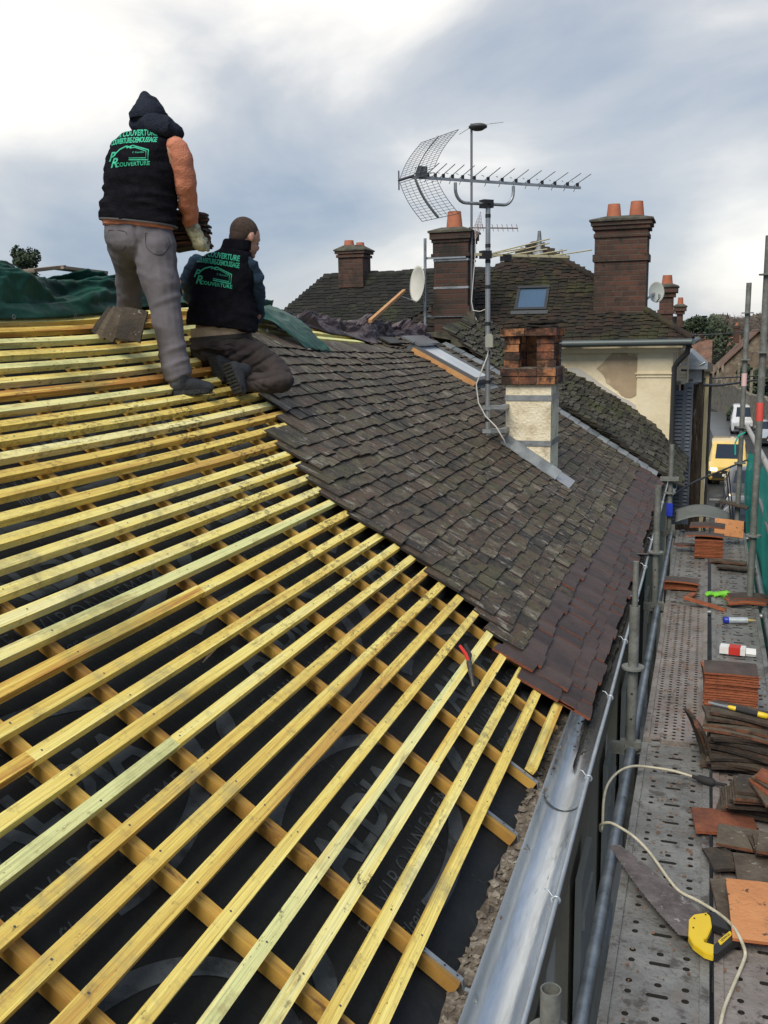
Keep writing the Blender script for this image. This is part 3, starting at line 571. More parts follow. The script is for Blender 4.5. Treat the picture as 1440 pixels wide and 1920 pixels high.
part('pilaster',mb,CREAM,pale)
mb=MB(); mb.bx(-4.2,-.36,YW-.07,YW-.001,ZP-.13,ZP-.03); mb.bx(-4.2,-.31,YW-.14,YW-.07,ZP-.07,ZP-.03); mb.bx(-.44,-.33,YW,YW+4.8,ZP-.13,ZP-.03); part('cornice',mb,CREAM,pale)
# hipped roof facing the camera (plane leaning away), ridge at the back
E0=Vector((-4.4,YW-.2,ZP+.03)); 
TH=math.radians(47)
def roof3(s,t,o=0):   # t along x, s up the slope
    return Vector((t,YW-.2+s*math.cos(TH)-o*math.sin(TH),ZP+s*math.sin(TH)+o*math.cos(TH)+.012*noise.noise(Vector((t*1.5,s*2,0)))))
APX=-2.35
SMAX=1.66
def r3lo(s): # left hip / valley to the left wing
    return -2.43-(1.86-s)*1.03
def r3hi(s):
    return -.22-(s/1.22)*1.38 if s<1.22 else -1.60-(s-1.22)*1.22
mb=tiles(roof3,[.02+.062*i for i in range(30)],r3lo,r3hi,.12,.13,.013,lambda s,Y:(0,1),lambda s,t:(.56<s<.90 and -2.47<t<-2.13),1.6,lift=.018,gap=.004)
part('roof_tiles',mb,[MOSSR,TILED],pale)
# street side hip
def roof4(s,t,o=0): return Vector((-.22-s*math.cos(TH)+o*math.sin(TH),t,ZP+s*math.sin(TH)+o*math.cos(TH)))
mb=MB(); P_=lambda v:v
top=Vector((-2.39,YW+1.06,ZP+1.33)); top2=Vector((-2.39,YW+3.4,ZP+1.33)); c0=Vector((-.2,YW-.2,ZP)); c1=Vector((-.2,YW+5.0,ZP)); c2_=Vector((-4.6,YW-.2,ZP)); c3=Vector((-4.6,YW+5,ZP)); t3=Vector((-2.45,YW+1.06,ZP+1.32)); t4=Vector((-2.45,YW+3.4,ZP+1.32)); mid=Vector((-1.60,YW+.63,ZP+.88))
mb.add([c0,c1,top2,top,mid],[(0,1,2,3,4)]); mb.add([c1,c3,t4,top2],[(0,1,2,3)]); mb.add([c3,c2_,t3,t4],[(0,1,2,3)]); mb.add([top,top2,t4,t3],[(0,1,2,3)])
dn=Vector((0,0,-.03)); part('rear_slopes',mb,DARKR,pale)
mb=MB()
for k in range(22):     # hip tiles
    hq=lambda t: c0.lerp(mid,t/.6) if t<.6 else mid.lerp(top,(t-.6)/.4); p=hq(k/22)+Vector((0,0,.03)); q=hq(min(1,(k+1.2)/22))+Vector((0,0,.045)); mb.tube([p,q],[.05,.042],8,0)
part('hip_tiles',mb,MOSSR,pale)
fp=roof3(SMAX+.02,-2.3,.0); fp=Vector((-2.42,YW+1.0,ZP+1.12))
for (px,pyt,pyb,YY) in ((1011,433,472,YW+1.0),(1052,468,486,YW+1.6)):
    b_=atY(px,pyb,YY); t_=atY(px,pyt,YY); h=t_.z-b_.z; mb=MB(); mb.tube([b_-Vector((0,0,.15)),b_,b_+Vector((0,0,h*.14)),b_+Vector((0,0,h*.3)),b_+Vector((0,0,h*.9)),t_],[.17,.10,.055,.04,.024,.022],14)
    part('finial',mb,ZINCD,pale)
# skylight
mb=MB()
def rb3(mb,sa,sb,ta,tb,oa,ob,m=0): mb.hexa([roof3(sa,ta,oa),roof3(sa,tb,oa),roof3(sb,tb,oa),roof3(sb,ta,oa),roof3(sa,ta,ob),roof3(sa,tb,ob),roof3(sb,tb,ob),roof3(sb,ta,ob)],m)
rb3(mb,.57,.61,-2.52,-2.08,0,.06); rb3(mb,.96,1.0,-2.52,-2.08,0,.07); rb3(mb,.61,.96,-2.52,-2.48,0,.06); rb3(mb,.61,.96,-2.12,-2.08,0,.06)
s3=part('skylight',mb,plain('dark_window_frame',(.03,.032,.036),.4),pale)
mb=MB(); rb3(mb,.61,.96,-2.48,-2.12,.03,.045); part('pane',mb,glassmat('blue_pane',(.07,.12,.19),.12),s3)
mb=MB(); rb3(mb,.50,.565,-2.56,-2.06,.03,.045); part('lead_apron',mb,plain('dark_lead',(.05,.055,.06),.6),s3)
bc=stack(pale,'chimney',-1.46,-.80,YW+.12,YW+.62,ZP+.1,CZ+1.38,BRICKR,[(1.02,.93,.0),(.50,.41,.022),(.2,.15,.015),(.10,.05,.03),(.05,0,.05)],[(.32,.5,.09,.22),(.76,.5,.09,.24)],.05,CAPST,'big tall red brown brick chimney with two pots')
mb=MB(); mb.hexa([Vector((-1.54,YW+.0,ZP+.0)),Vector((-.70,YW+.0,ZP+.0)),Vector((-.70,YW+.62,ZP)),Vector((-1.54,YW+.62,ZP)),Vector((-1.48,YW+.11,ZP+.34)),Vector((-.76,YW+.11,ZP+.34)),Vector((-.76,YW+.62,ZP+.34)),Vector((-1.48,YW+.62,ZP+.34))]); part('mortar_skirt',mb,CAPST,bc)
stack(pale,'chimney',-1.62,-1.38,YW+2.4,YW+2.7,ZP+.5,pz(500,YW+2.5,1108),BRICKR,[],[(.5,.5,.12,.12)],.03,CAPST,'short chimney whose wide pot shows behind the big chimney')
# pale house gutter, downpipe, shutters
mb=MB(); g0=Vector((-2.1,YW-.20,ZP+.005)); mb.tube([(-4.4,YW-.26,ZP-.01),(-.20,YW-.26,ZP+.0)],.045,10); mb.tube([(-.20,YW-.26,ZP),(-.18,YW+4.9,ZP-.02)],.045,10); pg=part('gutter',mb,plain('grey_green_gutter',(.09,.11,.11),.5,.3),pale)
mb=MB(); mb.tube([(-.24,YW-.2,ZP-.04),(-.25,YW-.15,ZP-.13),(-.36,YW-.08,ZP-.25),(-.405,YW-.03,ZP-.32),(-.405,YW-.03,CZ-2.2)],.035,10); part('downpipe',mb,bpy.data.materials['dark_downpipe'],pg)
def louvre(parent,x0,x1,Y,z0,z1,n,m=SHUT):
    mb=MB(); mb.bx(x0,x0+.025,Y-.02,Y+.02,z0,z1); mb.bx(x1-.025,x1,Y-.02,Y+.02,z0,z1)
    for zz in (z0,(z0+z1)/2-.03,z1-.06): mb.bx(x0+.025,x1-.025,Y-.02,Y+.02,zz,zz+.06)
    h=(z1-z0-.12)/n
    for i in range(n):
        zc=z0+.06+h*(i+.5)
        if abs(zc-(z0+z1)/2)<.05: continue
        mb.box(((x0+x1)/2,Y,zc),((x1-x0)/2-.025,h*.62,.0045),(Vector((1,0,0)),Vector((0,.5,.866)),Vector((0,-.866,.5))))
    return part('shutter',mb,m,parent)
a=atY(1262,735,13.7); b=atY(1262,835,13.7)
louvre(pale,-.425,-.28,13.7,b.z-1.1,a.z+.02,34); louvre(pale,-.275,-.17,13.74,b.z-1.1,a.z+.12,36)
a=atY(1275,690,14.5)
louvre(pale,-.42,-.26,14.9,a.z-.25,a.z+.25,9,CREAM)
mb=MB(); mb.bx(-.436,-.36,13.78,14.8,CZ-1.9,CZ-.75); part('window',mb,plain('dark_window',(.05,.05,.055),.4),pale)  # window as a plain dark box
# dish on the big chimney's right side
def dish(name,label,c,r,aim,post,m,arm=True,sx=1.0):
    t=thing(name,label,'satellite dish',c); aim=aim.normalized(); u=aim.cross(Vector((0,0,1))).normalized(); v=u.cross(aim)
    mb=MB(); rs=[]
    for k in range(9):
        q=k/8; rs.append([c+(u*math.cos(a*math.pi/14)*sx+v*math.sin(a*math.pi/14))*(r*q+1e-4)+aim*(.18*r*q*q) for a in range(28)])
    rs2=[[p-aim*.006 for p in ring] for ring in rs[::-1]]
    mb.rings(rs+rs2,0,False); part('reflector',mb,m,t)
    mb=MB(); mb.tube([c-v*r*.95+aim*.18*r,c-v*r*.75+aim*r*1.1],.008,6); mb.tube([c-v*r*.75+aim*r*1.1,c-v*r*.72+aim*r*1.1-v*.0+u*.002+v*.05],.016,8); part('feed_arm',mb,GALV,t)
    mb=MB(); mb.tube([c-aim*.01,c-aim*.05,post],.018,8); part('bracket',mb,GALV,t)
    return t
WHT=mat('cream_dish_paint',[(.58,.56,.48),(.68,.66,.58)],scale=6,rough=.5,bump=.1)
cD=atY(787,533,12.25)
dm=dish('satellite_dish','big cream oval satellite dish facing left, on the pole beside the sooty chimney',cD,.235,Vector((-.80,-.72,.10)),atY(797,535,12.4),WHT,sx=.92)
mb=MB(); p0=atY(797,447,12.35); p1=atY(797,597,12.35); mb.tube([p1-Vector((0,0,.2)),p0],.019,10); part('pole',mb,GALV,dm)
mb=MB(); z=CZ+.96; mb.bx(p0.x,-3.0,12.375,12.39,z-.014,z+.014); part('wall_bracket',mb,GALV,dm); mb=MB(); mb.bx(p0.x,-3.0,12.375,12.39,CZ+.21,CZ+.235); part('wall_bracket',mb,GALV,dm)
cS=atY(1230,548,14.6)
dish('satellite_dish','small pale satellite dish beyond the right side of the big brick chimney',cS,.15,Vector((.35,-1,.15)),atY(1213,560,14.2),mat('pale_green_dish',[(.42,.46,.42),(.5,.53,.5)],scale=5,rough=.6),sx=.75)
# ------------------------------------------------------------ aerials
def T(mb,a,b,r,n=6,m=0): mb.tube([a,b],r,n,m)
yaw_r=Vector((CR.x,CR.y,0)).normalized(); yaw_f=Vector((CF.x,CF.y,0)).normalized()
em=(yaw_r*.45-yaw_f*.89).normalized(); bo=(yaw_r*.89+yaw_f*.45).normalized()
YM=7.62
mt=atY(912,385,YM); mbm=atY(914,816,YM)
aer=thing('rooftop_aerial','tall grey mast with a long many-element aerial and mesh reflector, strapped to the roughcast chimney','aerial',(mt.x,YM,mbm.z))
mb=MB(); mb.tube([mbm,Vector((mbm.x,YM,mt.z))],.0195,14); part('mast',mb,mat('brushed_mast',[(.30,.31,.31),(.42,.43,.43)],scale=4,rough=.35,metal=.7,bump=.1,dirt=[((.1,.09,.08),8,.6,.08,.6)]),aer)
for py in (405,461,490,538,607,661,716,787):
    z=atY(913,py,YM).z; mb=MB(); mb.tube([(mbm.x,YM,z-.014),(mbm.x,YM,z+.014)],.0215,12); part('tape_wrap',mb,BLACK,aer)
mc=Vector((mt.x,YM,mt.z+.01)); mb=MB(); mb.box(mc,(.045,.035,.03),(bo,em,Vector((0,0,1)))); mb.tube([mc-em*.05,mc+em*.06],.008,6); mb.tube([mc-bo*.05+Vector((0,0,.02)),mc+bo*.06-Vector((0,0,.015))],.008,6); part('clamp',mb,BLACK,aer)
bz=atY(850,345,YM).z-mc.z
def onboom(px): # parameter along the boom for a pixel column
    best=min((abs((lambda v:720+FPX*v.dot(CR)/v.dot(CF))(mc+bo*(t/200.0)-Vector((0,0,CZ)))-px),t/200.0) for t in range(-250,330)); return best[1]
t0,t1=onboom(770),onboom(1087); zb_=Vector((0,0,bz+.0))
tl,tr=onboom(854),onboom(962)
mb=MB(); pts=[mc+bo*tl+zb_]+[mc+bo*(tl+.10*(1-math.cos(a)))+Vector((0,0,.0+.10*(1-math.sin(a))))-Vector((0,0,0)) for a in [i*math.pi/12 for i in range(0,7)]]
pts=[mc+bo*tl+zb_-Vector((0,0,.02)),mc+bo*tl+Vector((0,0,.10))]+[mc+bo*(tl+.09*(1-math.cos(a)))+Vector((0,0,.10-.10*math.sin(a))) for a in [i*math.pi/12 for i in range(1,7)]]
pts+=[mc+bo*(tr-.09*(1-math.cos(a)))+Vector((0,0,.10-.10*math.sin(a))) for a in [i*math.pi/12 for i in range(6,0,-1)]]+[mc+bo*tr+Vector((0,0,.10)),mc+bo*tr+zb_-Vector((0,0,.02))]
mb.tube(pts,.0125,10); part('cradle',mb,GALV,aer)
mb=MB(); mb.box(mc+bo*((t0+t1)/2)+zb_,((t1-t0)/2,.008,.010),(bo,em,Vector((0,0,1)))); part('boom',mb,GALV,aer)
for k,px in enumerate((803,817,832,849,868,889,915,941,967,991,1016,1040,1063,1082)):
    t=onboom(px); c=mc+bo*t+zb_+Vector((0,0,.03)); mb=MB(); r=.0035
    mb.box(c-Vector((0,0,.008)),(.009,.009,.014),(bo,em,Vector((0,0,1))),1)
    T(mb,c-em*.045+Vector((0,0,-.01)),c+em*.17+Vector((0,0,.05)),r,5,0); T(mb,c-em*.06+Vector((0,0,.02)),c+em*.02-bo*.07+Vector((0,0,.012)),r*.8,5,0); T(mb,c,c-em*.05-Vector((0,0,.055)),r*.8,5,0)
    part('element',mb,[GALV,BLACK],aer)
mb=MB(); t=onboom(790); mb.box(mc+bo*t+zb_+Vector((0,0,.035)),(.03,.04,.04),(bo,em,Vector((0,0,1)))); part('junction_box',mb,plain('grey_box_plastic',(.08,.09,.10),.6),aer)
# mesh reflector : two wire panels opening away from the boom
hc=mc+bo*(t0+.0)+zb_
def dpt(px,py,pt): # point seen at a pixel, in the plane through pt perpendicular to em's depth
    return pt
pb=-bo
for sgn in (1,-1):
    a0=hc-em*.20+bo*.02; a1=hc+em*.32+bo*.02; up=Vector((0,0,1))*sgn
    o=bo*.15+up*.29
    P=[a0+up*.015,a1+up*.015,a1+o*1.0+bo*.055,a0+o*1.0+bo*.04]
    mb=MB(); nu,nv=15,7
    f=lambda u,v:P[0].lerp(P[1],u).lerp(P[3].lerp(P[2],u),v)+bo*.05*math.sin(v*math.pi)*(-.5)
    for i in range(nv+1): mb.tube([f(i/nv,j/8) for j in range(9)],.0016 if 0<i<nv else .0026,4)
    for j in range(nu+1): mb.tube([f(0,j/nu),f(1,j/nu)],.0016 if 0<j<nu else .0026,4)
    w_=part('wire_panel',mb,plain('wire_grey',(.16,.18,.19),.5,.5) if sgn>0 else bpy.data.materials['wire_grey'],aer)
    mb=MB(); mb.tube([f(.5,j/6)-bo*.012 for j in range(7)],.009,8); part('spine',mb,GALV,w_)
mb=MB(); T(mb,hc-em*.18+Vector((0,0,.07)),hc-em*.18-Vector((0,0,.07)),.006); T(mb,hc-em*.18,hc+em*.05,.01); part('hinge_bar',mb,plain('dark_purple_grey',(.07,.065,.085),.5),aer)
# cream low-band aerial
vc=atY(914,478,YM); v0,v1=onboom(892),onboom(1070); CRM=plain('cream_enamel',(.52,.47,.30),.45)
mb=MB(); mb.box(Vector((mc.x,YM-.03,vc.z))+bo*((v0+v1)/2),((v1-v0)/2,.010,.010),(bo,em,Vector((0,0,1)))); lb=part('lower_boom',mb,CRM,aer)
for px,l in ((940,.30),(985,.26),(1025,.24),(1062,.30)):
    c=Vector((mc.x,YM-.03,vc.z))+bo*onboom(px)+Vector((0,0,.02)); mb=MB(); T(mb,c-em*.16,c+em*l+bo*.03+Vector((0,0,.01)),.0055,6); part('element',mb,CRM,lb)
c=Vector((mc.x,YM-.03,vc.z))+bo*onboom(950); mb=MB(); mb.box(c-Vector((0,0,.02)),(.035,.03,.024),(bo,em,Vector((0,0,1)))); mb.box(Vector((mc.x,YM-.03,vc.z)),(.04,.03,.03),(bo,em,Vector((0,0,1)))); part('clamp',mb,BLACK,lb)
mb=MB(); T(mb,c-em*.2,c+em*.5+bo*.05+Vector((0,0,.05)),.005,6); T(mb,c-em*.2+Vector((0,0,.03)),c+em*.5+bo*.05+Vector((0,0,.08)),.005,6); part('folded_dipole',mb,CRM,lb)
for py in (764,808):
    z=atY(913,py,YM).z; mb=MB(); mb.bx(mbm.x-.02,CHX0+.04,YM+.02,YM+.035,z-.016,z+.016); mb.bx(mbm.x-.02,CHX0+.04,YM+.035,YM+.09,z+.010,z+.014); mb.bx(CHX0-.01,CHX0+.03,YM+.035,CHY0-.004,z-.016,z+.016); mb.bx(mbm.x-.035,mbm.x+.035,YM-.03,YM-.022,z-.016,z+.016); part('standoff_bracket',mb,GALV,aer)
mb=MB(); q=lambda px,py,Y=YM-.03: atY(px,py,Y); mb.tube([q(916,655),q(914,668),q(905,690),q(893,720),q(897,755),q(910,780),q(930,800),q(945,825),q(949,838,YM+.05)],.006,6); part('cable',mb,plain('white_cable',(.62,.6,.55),.5),aer)
mb=MB(); c=q(918,640,YM-.07); mb.box(c,(.03,.022,.045)); mb.box(c+Vector((0,0,.05)),(.02,.016,.01)); part('amplifier_box',mb,plain('old_grey_green_plastic',(.32,.33,.27),.6),aer)
# thin second mast on the sooty chimney
YT=12.45; a=atY(884,232,YT); b=atY(884,600,YT)
am=thing('thin_aerial_mast','thin tall mast with dark disc at its tip, right of the sooty chimney','aerial',(a.x,YT,b.z))
mb=MB(); mb.tube([(a.x,YT,b.z-.2),(a.x,YT,a.z)],.015,10); part('mast',mb,plain('dull_mast',(.2,.2,.21),.5,.5),am)
d=atY(896,238,YT); mb=MB(); mb.rings([[d+Vector((0,0,z))+(yaw_r*math.cos(k*math.pi/8)*r+yaw_f*math.sin(k*math.pi/8)*r*1.0) for k in range(16)] for z,r in ((-.045,.01),(-.04,.06),(-.01,.115),(.01,.118),(.03,.09),(.045,.02))],0); part('disc_antenna',mb,plain('dark_grey_plastic',(.07,.07,.075),.6),am)
for (x1,y1) in ((944,229),(861,252)):
    mb=MB(); T(mb,atY(886,236,YT),atY(x1,y1,YT),.004,5); part('whip_rod',mb,GALV,am)
yb_=atY(884,427,YT).z; c=Vector((a.x,YT,yb_)); e1=atY(971,428,YT+.4); e0=atY(879,427,YT)
mb=MB(); T(mb,e0,e1,.008); part('boom',mb,plain('rusty_boom',(.16,.11,.09),.7),am)
for k in range(9):
    p=e0.lerp(e1,.2+.1*k); mb=MB(); T(mb,p+Vector((-.02,0,.05)),p+Vector((.02,-.1,-.05)),.004,5); part('element',mb,bpy.data.materials['rusty_boom'],am)
mb=MB(); P=[atY(889,425,YT-.1),atY(901,397,YT-.1),atY(904,425,YT-.05),atY(891,450,YT-.1)]
for i in range(6): T(mb,P[0].lerp(P[3],i/5),P[1].lerp(P[2],i/5),.003,4); T(mb,P[0].lerp(P[1],i/5),P[3].lerp(P[2],i/5),.003,4)
part('wire_reflector',mb,plain('pinkish_wire',(.35,.27,.27),.6),am)
mb=MB(); mb.tube([q(892,425,YT-.05),q(891,480,YT-.05),q(886,540,YT-.05),q(884,565,YT-.05),q(889,590,YT-.05),q(897,608,YT-.05)],.006,6); mb.tube([q(886,582,YT-.06),q(900,584,YT-.06),q(910,580,YT-.06)],.005,6); part('cable',mb,bpy.data.materials['white_cable'],am)
# ------------------------------------------------------------ dark roof at the back left, small far chimneys
dark=thing('dark_roof_house','long low house with a near black tile roof behind the sooty chimney','house',(-6,20,0))
YB=18.0
A=atY(620,521,YB); B=atY(910,509,YB)
def roof5(s,t,o=0): return Vector((t,YB-s*.64-o*.6,A.z-s*.77+o*.8+(t-A.x)*(B.z-A.z)/(B.x-A.x)))
mb=tiles(lambda s,Y,o:roof5(-s,Y,o),[-2.3+.075*i for i in range(31)],lambda s:A.x-.13+s*.75,lambda s:B.x+1.2,.16,.16,.014,lambda s,Y:(0,1),None,1.4,lift=.02)
part('roof_tiles',mb,[DARKR,TILED],dark)
mb=MB(); mb.bx(A.x-1.3,B.x+1.2,YB-1.4,YB+1.4,0,A.z-1.75); part('wall',mb,CREAM,dark)
mb=MB(); mb.grid(lambda u,v:(A.x-1.6*v+u*(B.x-A.x+1.2+1.6*v),YB+v*1.5,A.z-.02-v*1.8),6,4,0); part('rear_roof',mb,DARKR,dark)
mb=MB()
for k in range(26): p=A.lerp(B,k/26); qn=A.lerp(B,(k+1.12)/26); mb.tube([p+Vector((0,0,.0)),qn+Vector((0,0,.015))],[.055,.045],8)
part('ridge_tiles',mb,DARKR,dark)
c0_=atY(638,515,YB-.15); c1_=atY(683,470,YB-.15)
stack(dark,'chimney',c0_.x,c1_.x,YB-.25,YB+.2,c0_.z-.25,c1_.z,BRICKR,[(.12,.07,.03),(.05,0,.05)],[(.33,.4,.10,.19),(.72,.6,.085,.15)],.09,CAPST,'squat brick chimney with two pots at the far left')
def offshaft(px0,px1,pyt,pyb,Y,potw,label,cat='chimney house'):
    a=atY(px0,pyt,Y); b=atY(px1,pyb,Y); t=thing('distant_house',label,'house',(a.x,Y,0))
    mb=MB(); w_=2.0; zr=b.z+.1; mb.add([(a.x-w_,Y-1.5,zr-1.2),(b.x+.4,Y-1.5,zr-1.2),(b.x-.1,Y+.2,zr),(a.x-w_,Y+.2,zr),(a.x-w_,Y+2,zr-1.2),(b.x+.4,Y+2,zr-1.2)],[(0,1,2,3),(3,2,5,4)]); part('roof',mb,DARKR,t)
    mb=MB(); mb.bx(a.x-w_,b.x-.1,Y-1.3,Y+1.8,0,zr-1.15); part('wall',mb,RENDER,t)
    stack(t,'chimney',a.x,b.x,Y-.2,Y+.25,b.z-.8,a.z,BRICKR,[(.5,.42,.03),(.18,.1,.04),(.1,0,.08)],[(.5,.5,potw,.22)],.05)
    return t
offshaft(1238,1261,540,600,20.0,.10,'house whose red brick chimney rises right of the small pale dish')
offshaft(1270,1280,576,600,26.0,.07,'farther house with a slim dark brick chimney and small red pot')
# ------------------------------------------------------------ tarpaulins
def rid(p,k=1.0):
    v=0;a=1;f=1.0
    for i in range(5):
        v+=a*(1-abs(noise.noise(Vector((p[0]*f,p[1]*f,p[2]+i*7)))*2.4)); a*=.42; f*=1.95
    return v*k
def tarp(name,label,cat,Ya,Yb,prof,topf,front,m,org,amp=.05,nu=460,seed=0,fr=(1.3,2.3)):
    """draped along the ridge; topf(Y)=height of the crest above eye level; front(Y)=slope position of the hem"""
    mb=MB()
    def fn(u,v):
        Y=Ya+(Yb-Ya)*u; sF=front(Y); pF=roof(sF,Y,.03); crest=Vector((RX-.12,Y,CZ+topf(Y))); back=Vector((RX-1.1,Y,RZ-.55))
        if v<.6:
            t=v/.6; p=pF.lerp(crest,t); p.z+=math.sin(math.pi*t)*.05+ (1-(1-t)**2-t)*.10; k=min(1,t*5)
        else:
            t=(v-.6)/.4; p=crest.lerp(back,t); p.z+=math.sin(math.pi*t)*.12; k=1
        n_=rid((Y*fr[0]+v*1.5,v*fr[1]-Y*.5,seed)); d=(n_-1.0)*amp*k
        fold=math.sin(Y*3.1+v*4+seed)*.03*k
        p.x+=(d+fold)*.7; p.z+=(d*.9+fold*.5)*(1 if .1<v<.85 else .3)
        return p
    mb.grid(fn,nu,100,0,flip=True)
    P=solo(name,mb,m,label,cat,org); md=P.modifiers.new('thickness','SOLIDIFY'); md.thickness=.003; return P
tf=lambda Y: .31+.04*math.sin(Y*2.2+1.1)-.02*sm(4.7,5.3,Y)-.06*sm(5.2,6.0,Y)
gt=tarp('green_tarpaulin','bunched green tarpaulin with pale folds lying along the ridge behind the standing roofer','tarpaulin',.6,6.9,None,lambda Y:.33-.03*sm(4.6,5.2,Y)+.025*math.sin(Y*3.3),lambda Y:3.07-.03*math.sin(Y*2),GREEN,(RX,3,RZ),.085,seed=2,fr=(1.1,2.0))
for (px,py) in ((22,594),(138,592)):
    c=atX(px,py,-3.10); mb=MB(); mb.rings([[c+Vector((.012,0,0))+Vector((0,math.cos(k*math.pi/6)*r,math.sin(k*math.pi/6)*r)) for k in range(12)] for r in (.013,.007)],0,False); part('eyelet',mb,GALV,gt)
def front2(Y): return 2.93+.08*math.sin(Y*2.7)+.03*math.sin(Y*7)-.05*sm(9,10.4,Y)
tarp('brown_tarpaulin','crumpled brown grey tarpaulin heaped along the ridge beyond the kneeling roofer','tarpaulin',6.6,11.0,None,lambda Y:.10+.03*math.sin(Y*4.2)+.035*math.sin(Y*9+1)-.02*sm(8,10,Y),front2,BROWN,(RX,9,RZ),.075,seed=9,fr=(2.2,3.0))
# hanging corner of the green sheet
mb=MB()
cpts=[roof(3.12,5.75,.09),roof(3.12,6.75,.10),roof(2.58,6.95,.045),roof(2.62,6.5,.04)]
mb.grid(lambda u,v:(cpts[0].lerp(cpts[1],u)).lerp(cpts[3].lerp(cpts[2],u),v)+Vector((.3,0,1)).normalized()*(.05*math.sin(math.pi*v)+.018*rid((u*2+v,v*2.5,4))-.01),40,40,0,flip=True)
gc=solo('green_tarpaulin_corner',mb,GREEN,'green tarpaulin corner hanging down the battens just right of the kneeling roofer','tarpaulin'); gc.modifiers.new('thickness','SOLIDIFY').thickness=.003
mb=MB(); c=roof(2.72,6.1,.07); c=atX(498,620,c.x); mb.rings([[c+Vector((.012,0,0))+Vector((0,math.cos(k*math.pi/6)*r,math.sin(k*math.pi/6)*r)) for k in range(12)] for r in (.014,.007)],0,False)
part('eyelet',mb,GALV,gc)
# boards and offcut lying on the ridge
def board(name,label,a,b,w_,t,m,cat='board'):
    d=(b-a).normalized(); s_=Vector((0,0,1)).cross(d).normalized(); u=d.cross(s_); mb=MB(); mb.box((a+b)/2,((b-a).length/2,w_/2,t/2),(d,s_,u)); return solo(name,mb,m,label,cat,(a+b)/2)
board('loose_board','weathered board lying flat on top of the green tarpaulin, its long end pointing right',atX(108,502,-3.36),atX(192,512,-3.30),.09,.016,WEATH if 'WEATH' in globals() else WOODG)
board('loose_board','second weathered board lying under the first at its left end on the green tarpaulin',atX(52,508,-3.42),atX(112,501,-3.38),.10,.018,WOODG)
board('loose_batten','orange batten offcut sticking up out of the brown tarpaulin towards the cream dish',atX(694,602,-3.1),atX(758,545,-3.22),.035,.03,OFFCUT,'batten')
# ------------------------------------------------------------ scaffold
scaf=thing('scaffold','galvanised tube scaffold standing along the street wall of the house','scaffold',(.1,5,0))
def pt(a,b,r=.024,m=GALVO,name='standard',n=14,par=None):
    mb=MB(); mb.tube([a,b],r,n); return part(name,mb,m,par or scaf)
SY=[-.6,2.0,4.62,7.2,9.95]; XI,XO=-.285,.47
tops=[CZ-1.5,CZ-1.50,CZ-1.31,CZ-1.12,CZ-1.13]
def ringdisc(mb,x,y,z,r=.055):
    mb.rings([[Vector((x+rr*math.cos(k*math.pi/8),y+rr*math.sin(k*math.pi/8),zz)) for k in range(16)] for rr,zz in ((.024,z-.005),(r,z-.005),(r,z+.005),(.024,z+.005))],0,False,None,False)
for i,Y in enumerate(SY):
    x=XI-(.02 if i in(3,4) else 0)
    mb=MB(); mb.tube([(x,Y,0),(x,Y,tops[i])],.0245,16,cap=False); mb.tube([(x,Y,tops[i]),(x,Y,tops[i]-.2)],.021,16,cap=False)
    mb.rings([[Vector((x+rr*math.cos(k*math.pi/8),Y+rr*math.sin(k*math.pi/8),tops[i])) for k in range(16)] for rr in (.0245,.021)],0,False)
    if i==2: mb.tube([(x,Y,tops[i]-.01),(x,Y,tops[i]+.22)],.014,12)
    for z in (DECK-.03,DECK+.38): ringdisc(mb,x,Y,z) if z<tops[i] else None
    st=part('standard',mb,GALVO,scaf)
    for k in range(3):
        z=DECK+.12+k*.13; c=[Vector((x+.0,Y-.0248,z))+Vector((math.cos(t*math.pi/4)*.006,0,math.sin(t*math.pi/4)*.006)) for t in range(8)]; mb=MB(); mb.add(c,[(0,1,2,3,4,5,6,7)]); part('pin_hole',mb,BLACK,st)
# couplers/spigot grips
for i,Y in enumerate(SY[1:]):
    for z in (DECK-.03,):
        mb=MB(); mb.box((XI,Y,z),(.05,.02,.03)); mb.box((XI-.06,Y-.03,z),(.035,.018,.028)); mb.box((XI+.06,Y,z+.0),(.04,.014,.02)); mb.tube([(XI+.07,Y-.01,z+.012),(XI+.17,Y-.01,z+.012)],.012,8)
        part('coupler',mb,GALVO,scaf)
for a,b in zip(SY,SY[1:]):
    pt((XI+.005,a+.06,DECK-.035),(XI+.005,b-.05,DECK-.035),.0242,GALVB,'ledger',18)
    pt((XO,a+.04,DECK-.03),(XO,b-.04,DECK-.03),.0242,GALV,'ledger',14)
for i,Y in enumerate(SY):
    pt((XI,Y+.02,DECK-.06),(XO,Y+.02,DECK-.06),.0242,GALV,'transom')
    if Y>2.5:
        pt((XI-.03,Y,DECK+.36),(-.50,Y,DECK+.36),.012,BLACK,'wall_tie') if i in (3,) else None
OUT=[(4.62,CZ-1.0),(7.3,CZ+.62),(9.95,CZ+.42)]
pxs={7.3:(1437,1430),9.95:(1404,1398)}
for Y,top in OUT[1:]:
    x=atY(pxs[Y][0]-3,600,Y).x
    mb=MB(); mb.tube([(x,Y,0),(x,Y,top)],.0245,16); zs=(CZ+.36,CZ-.17,DECK+.52,DECK-.03) if Y<8 else (CZ+.14,CZ+.0-.3,CZ-1.3,CZ-.95,DECK-.03)
    for z in zs: ringdisc(mb,x,Y,z)
    st=part('standard',mb,GALVO,scaf)
    if Y<8:
        mb=MB(); mb.tube([(x,Y,CZ-.65),(x,Y,CZ-.52)],.0252,16,cap=False); part('red_tape',mb,plain('red_white_tape',(.7,.09,.07),.5),st)
    else:
        mb=MB(); mb.tube([(x,Y,CZ-.55),(x,Y,CZ-.43)],.0252,16,cap=False); part('pink_tape',mb,plain('faded_pink_tape',(.75,.5,.47),.6),st)
x1=atY(1401,800,9.95); x2=atY(1436,868,7.3)
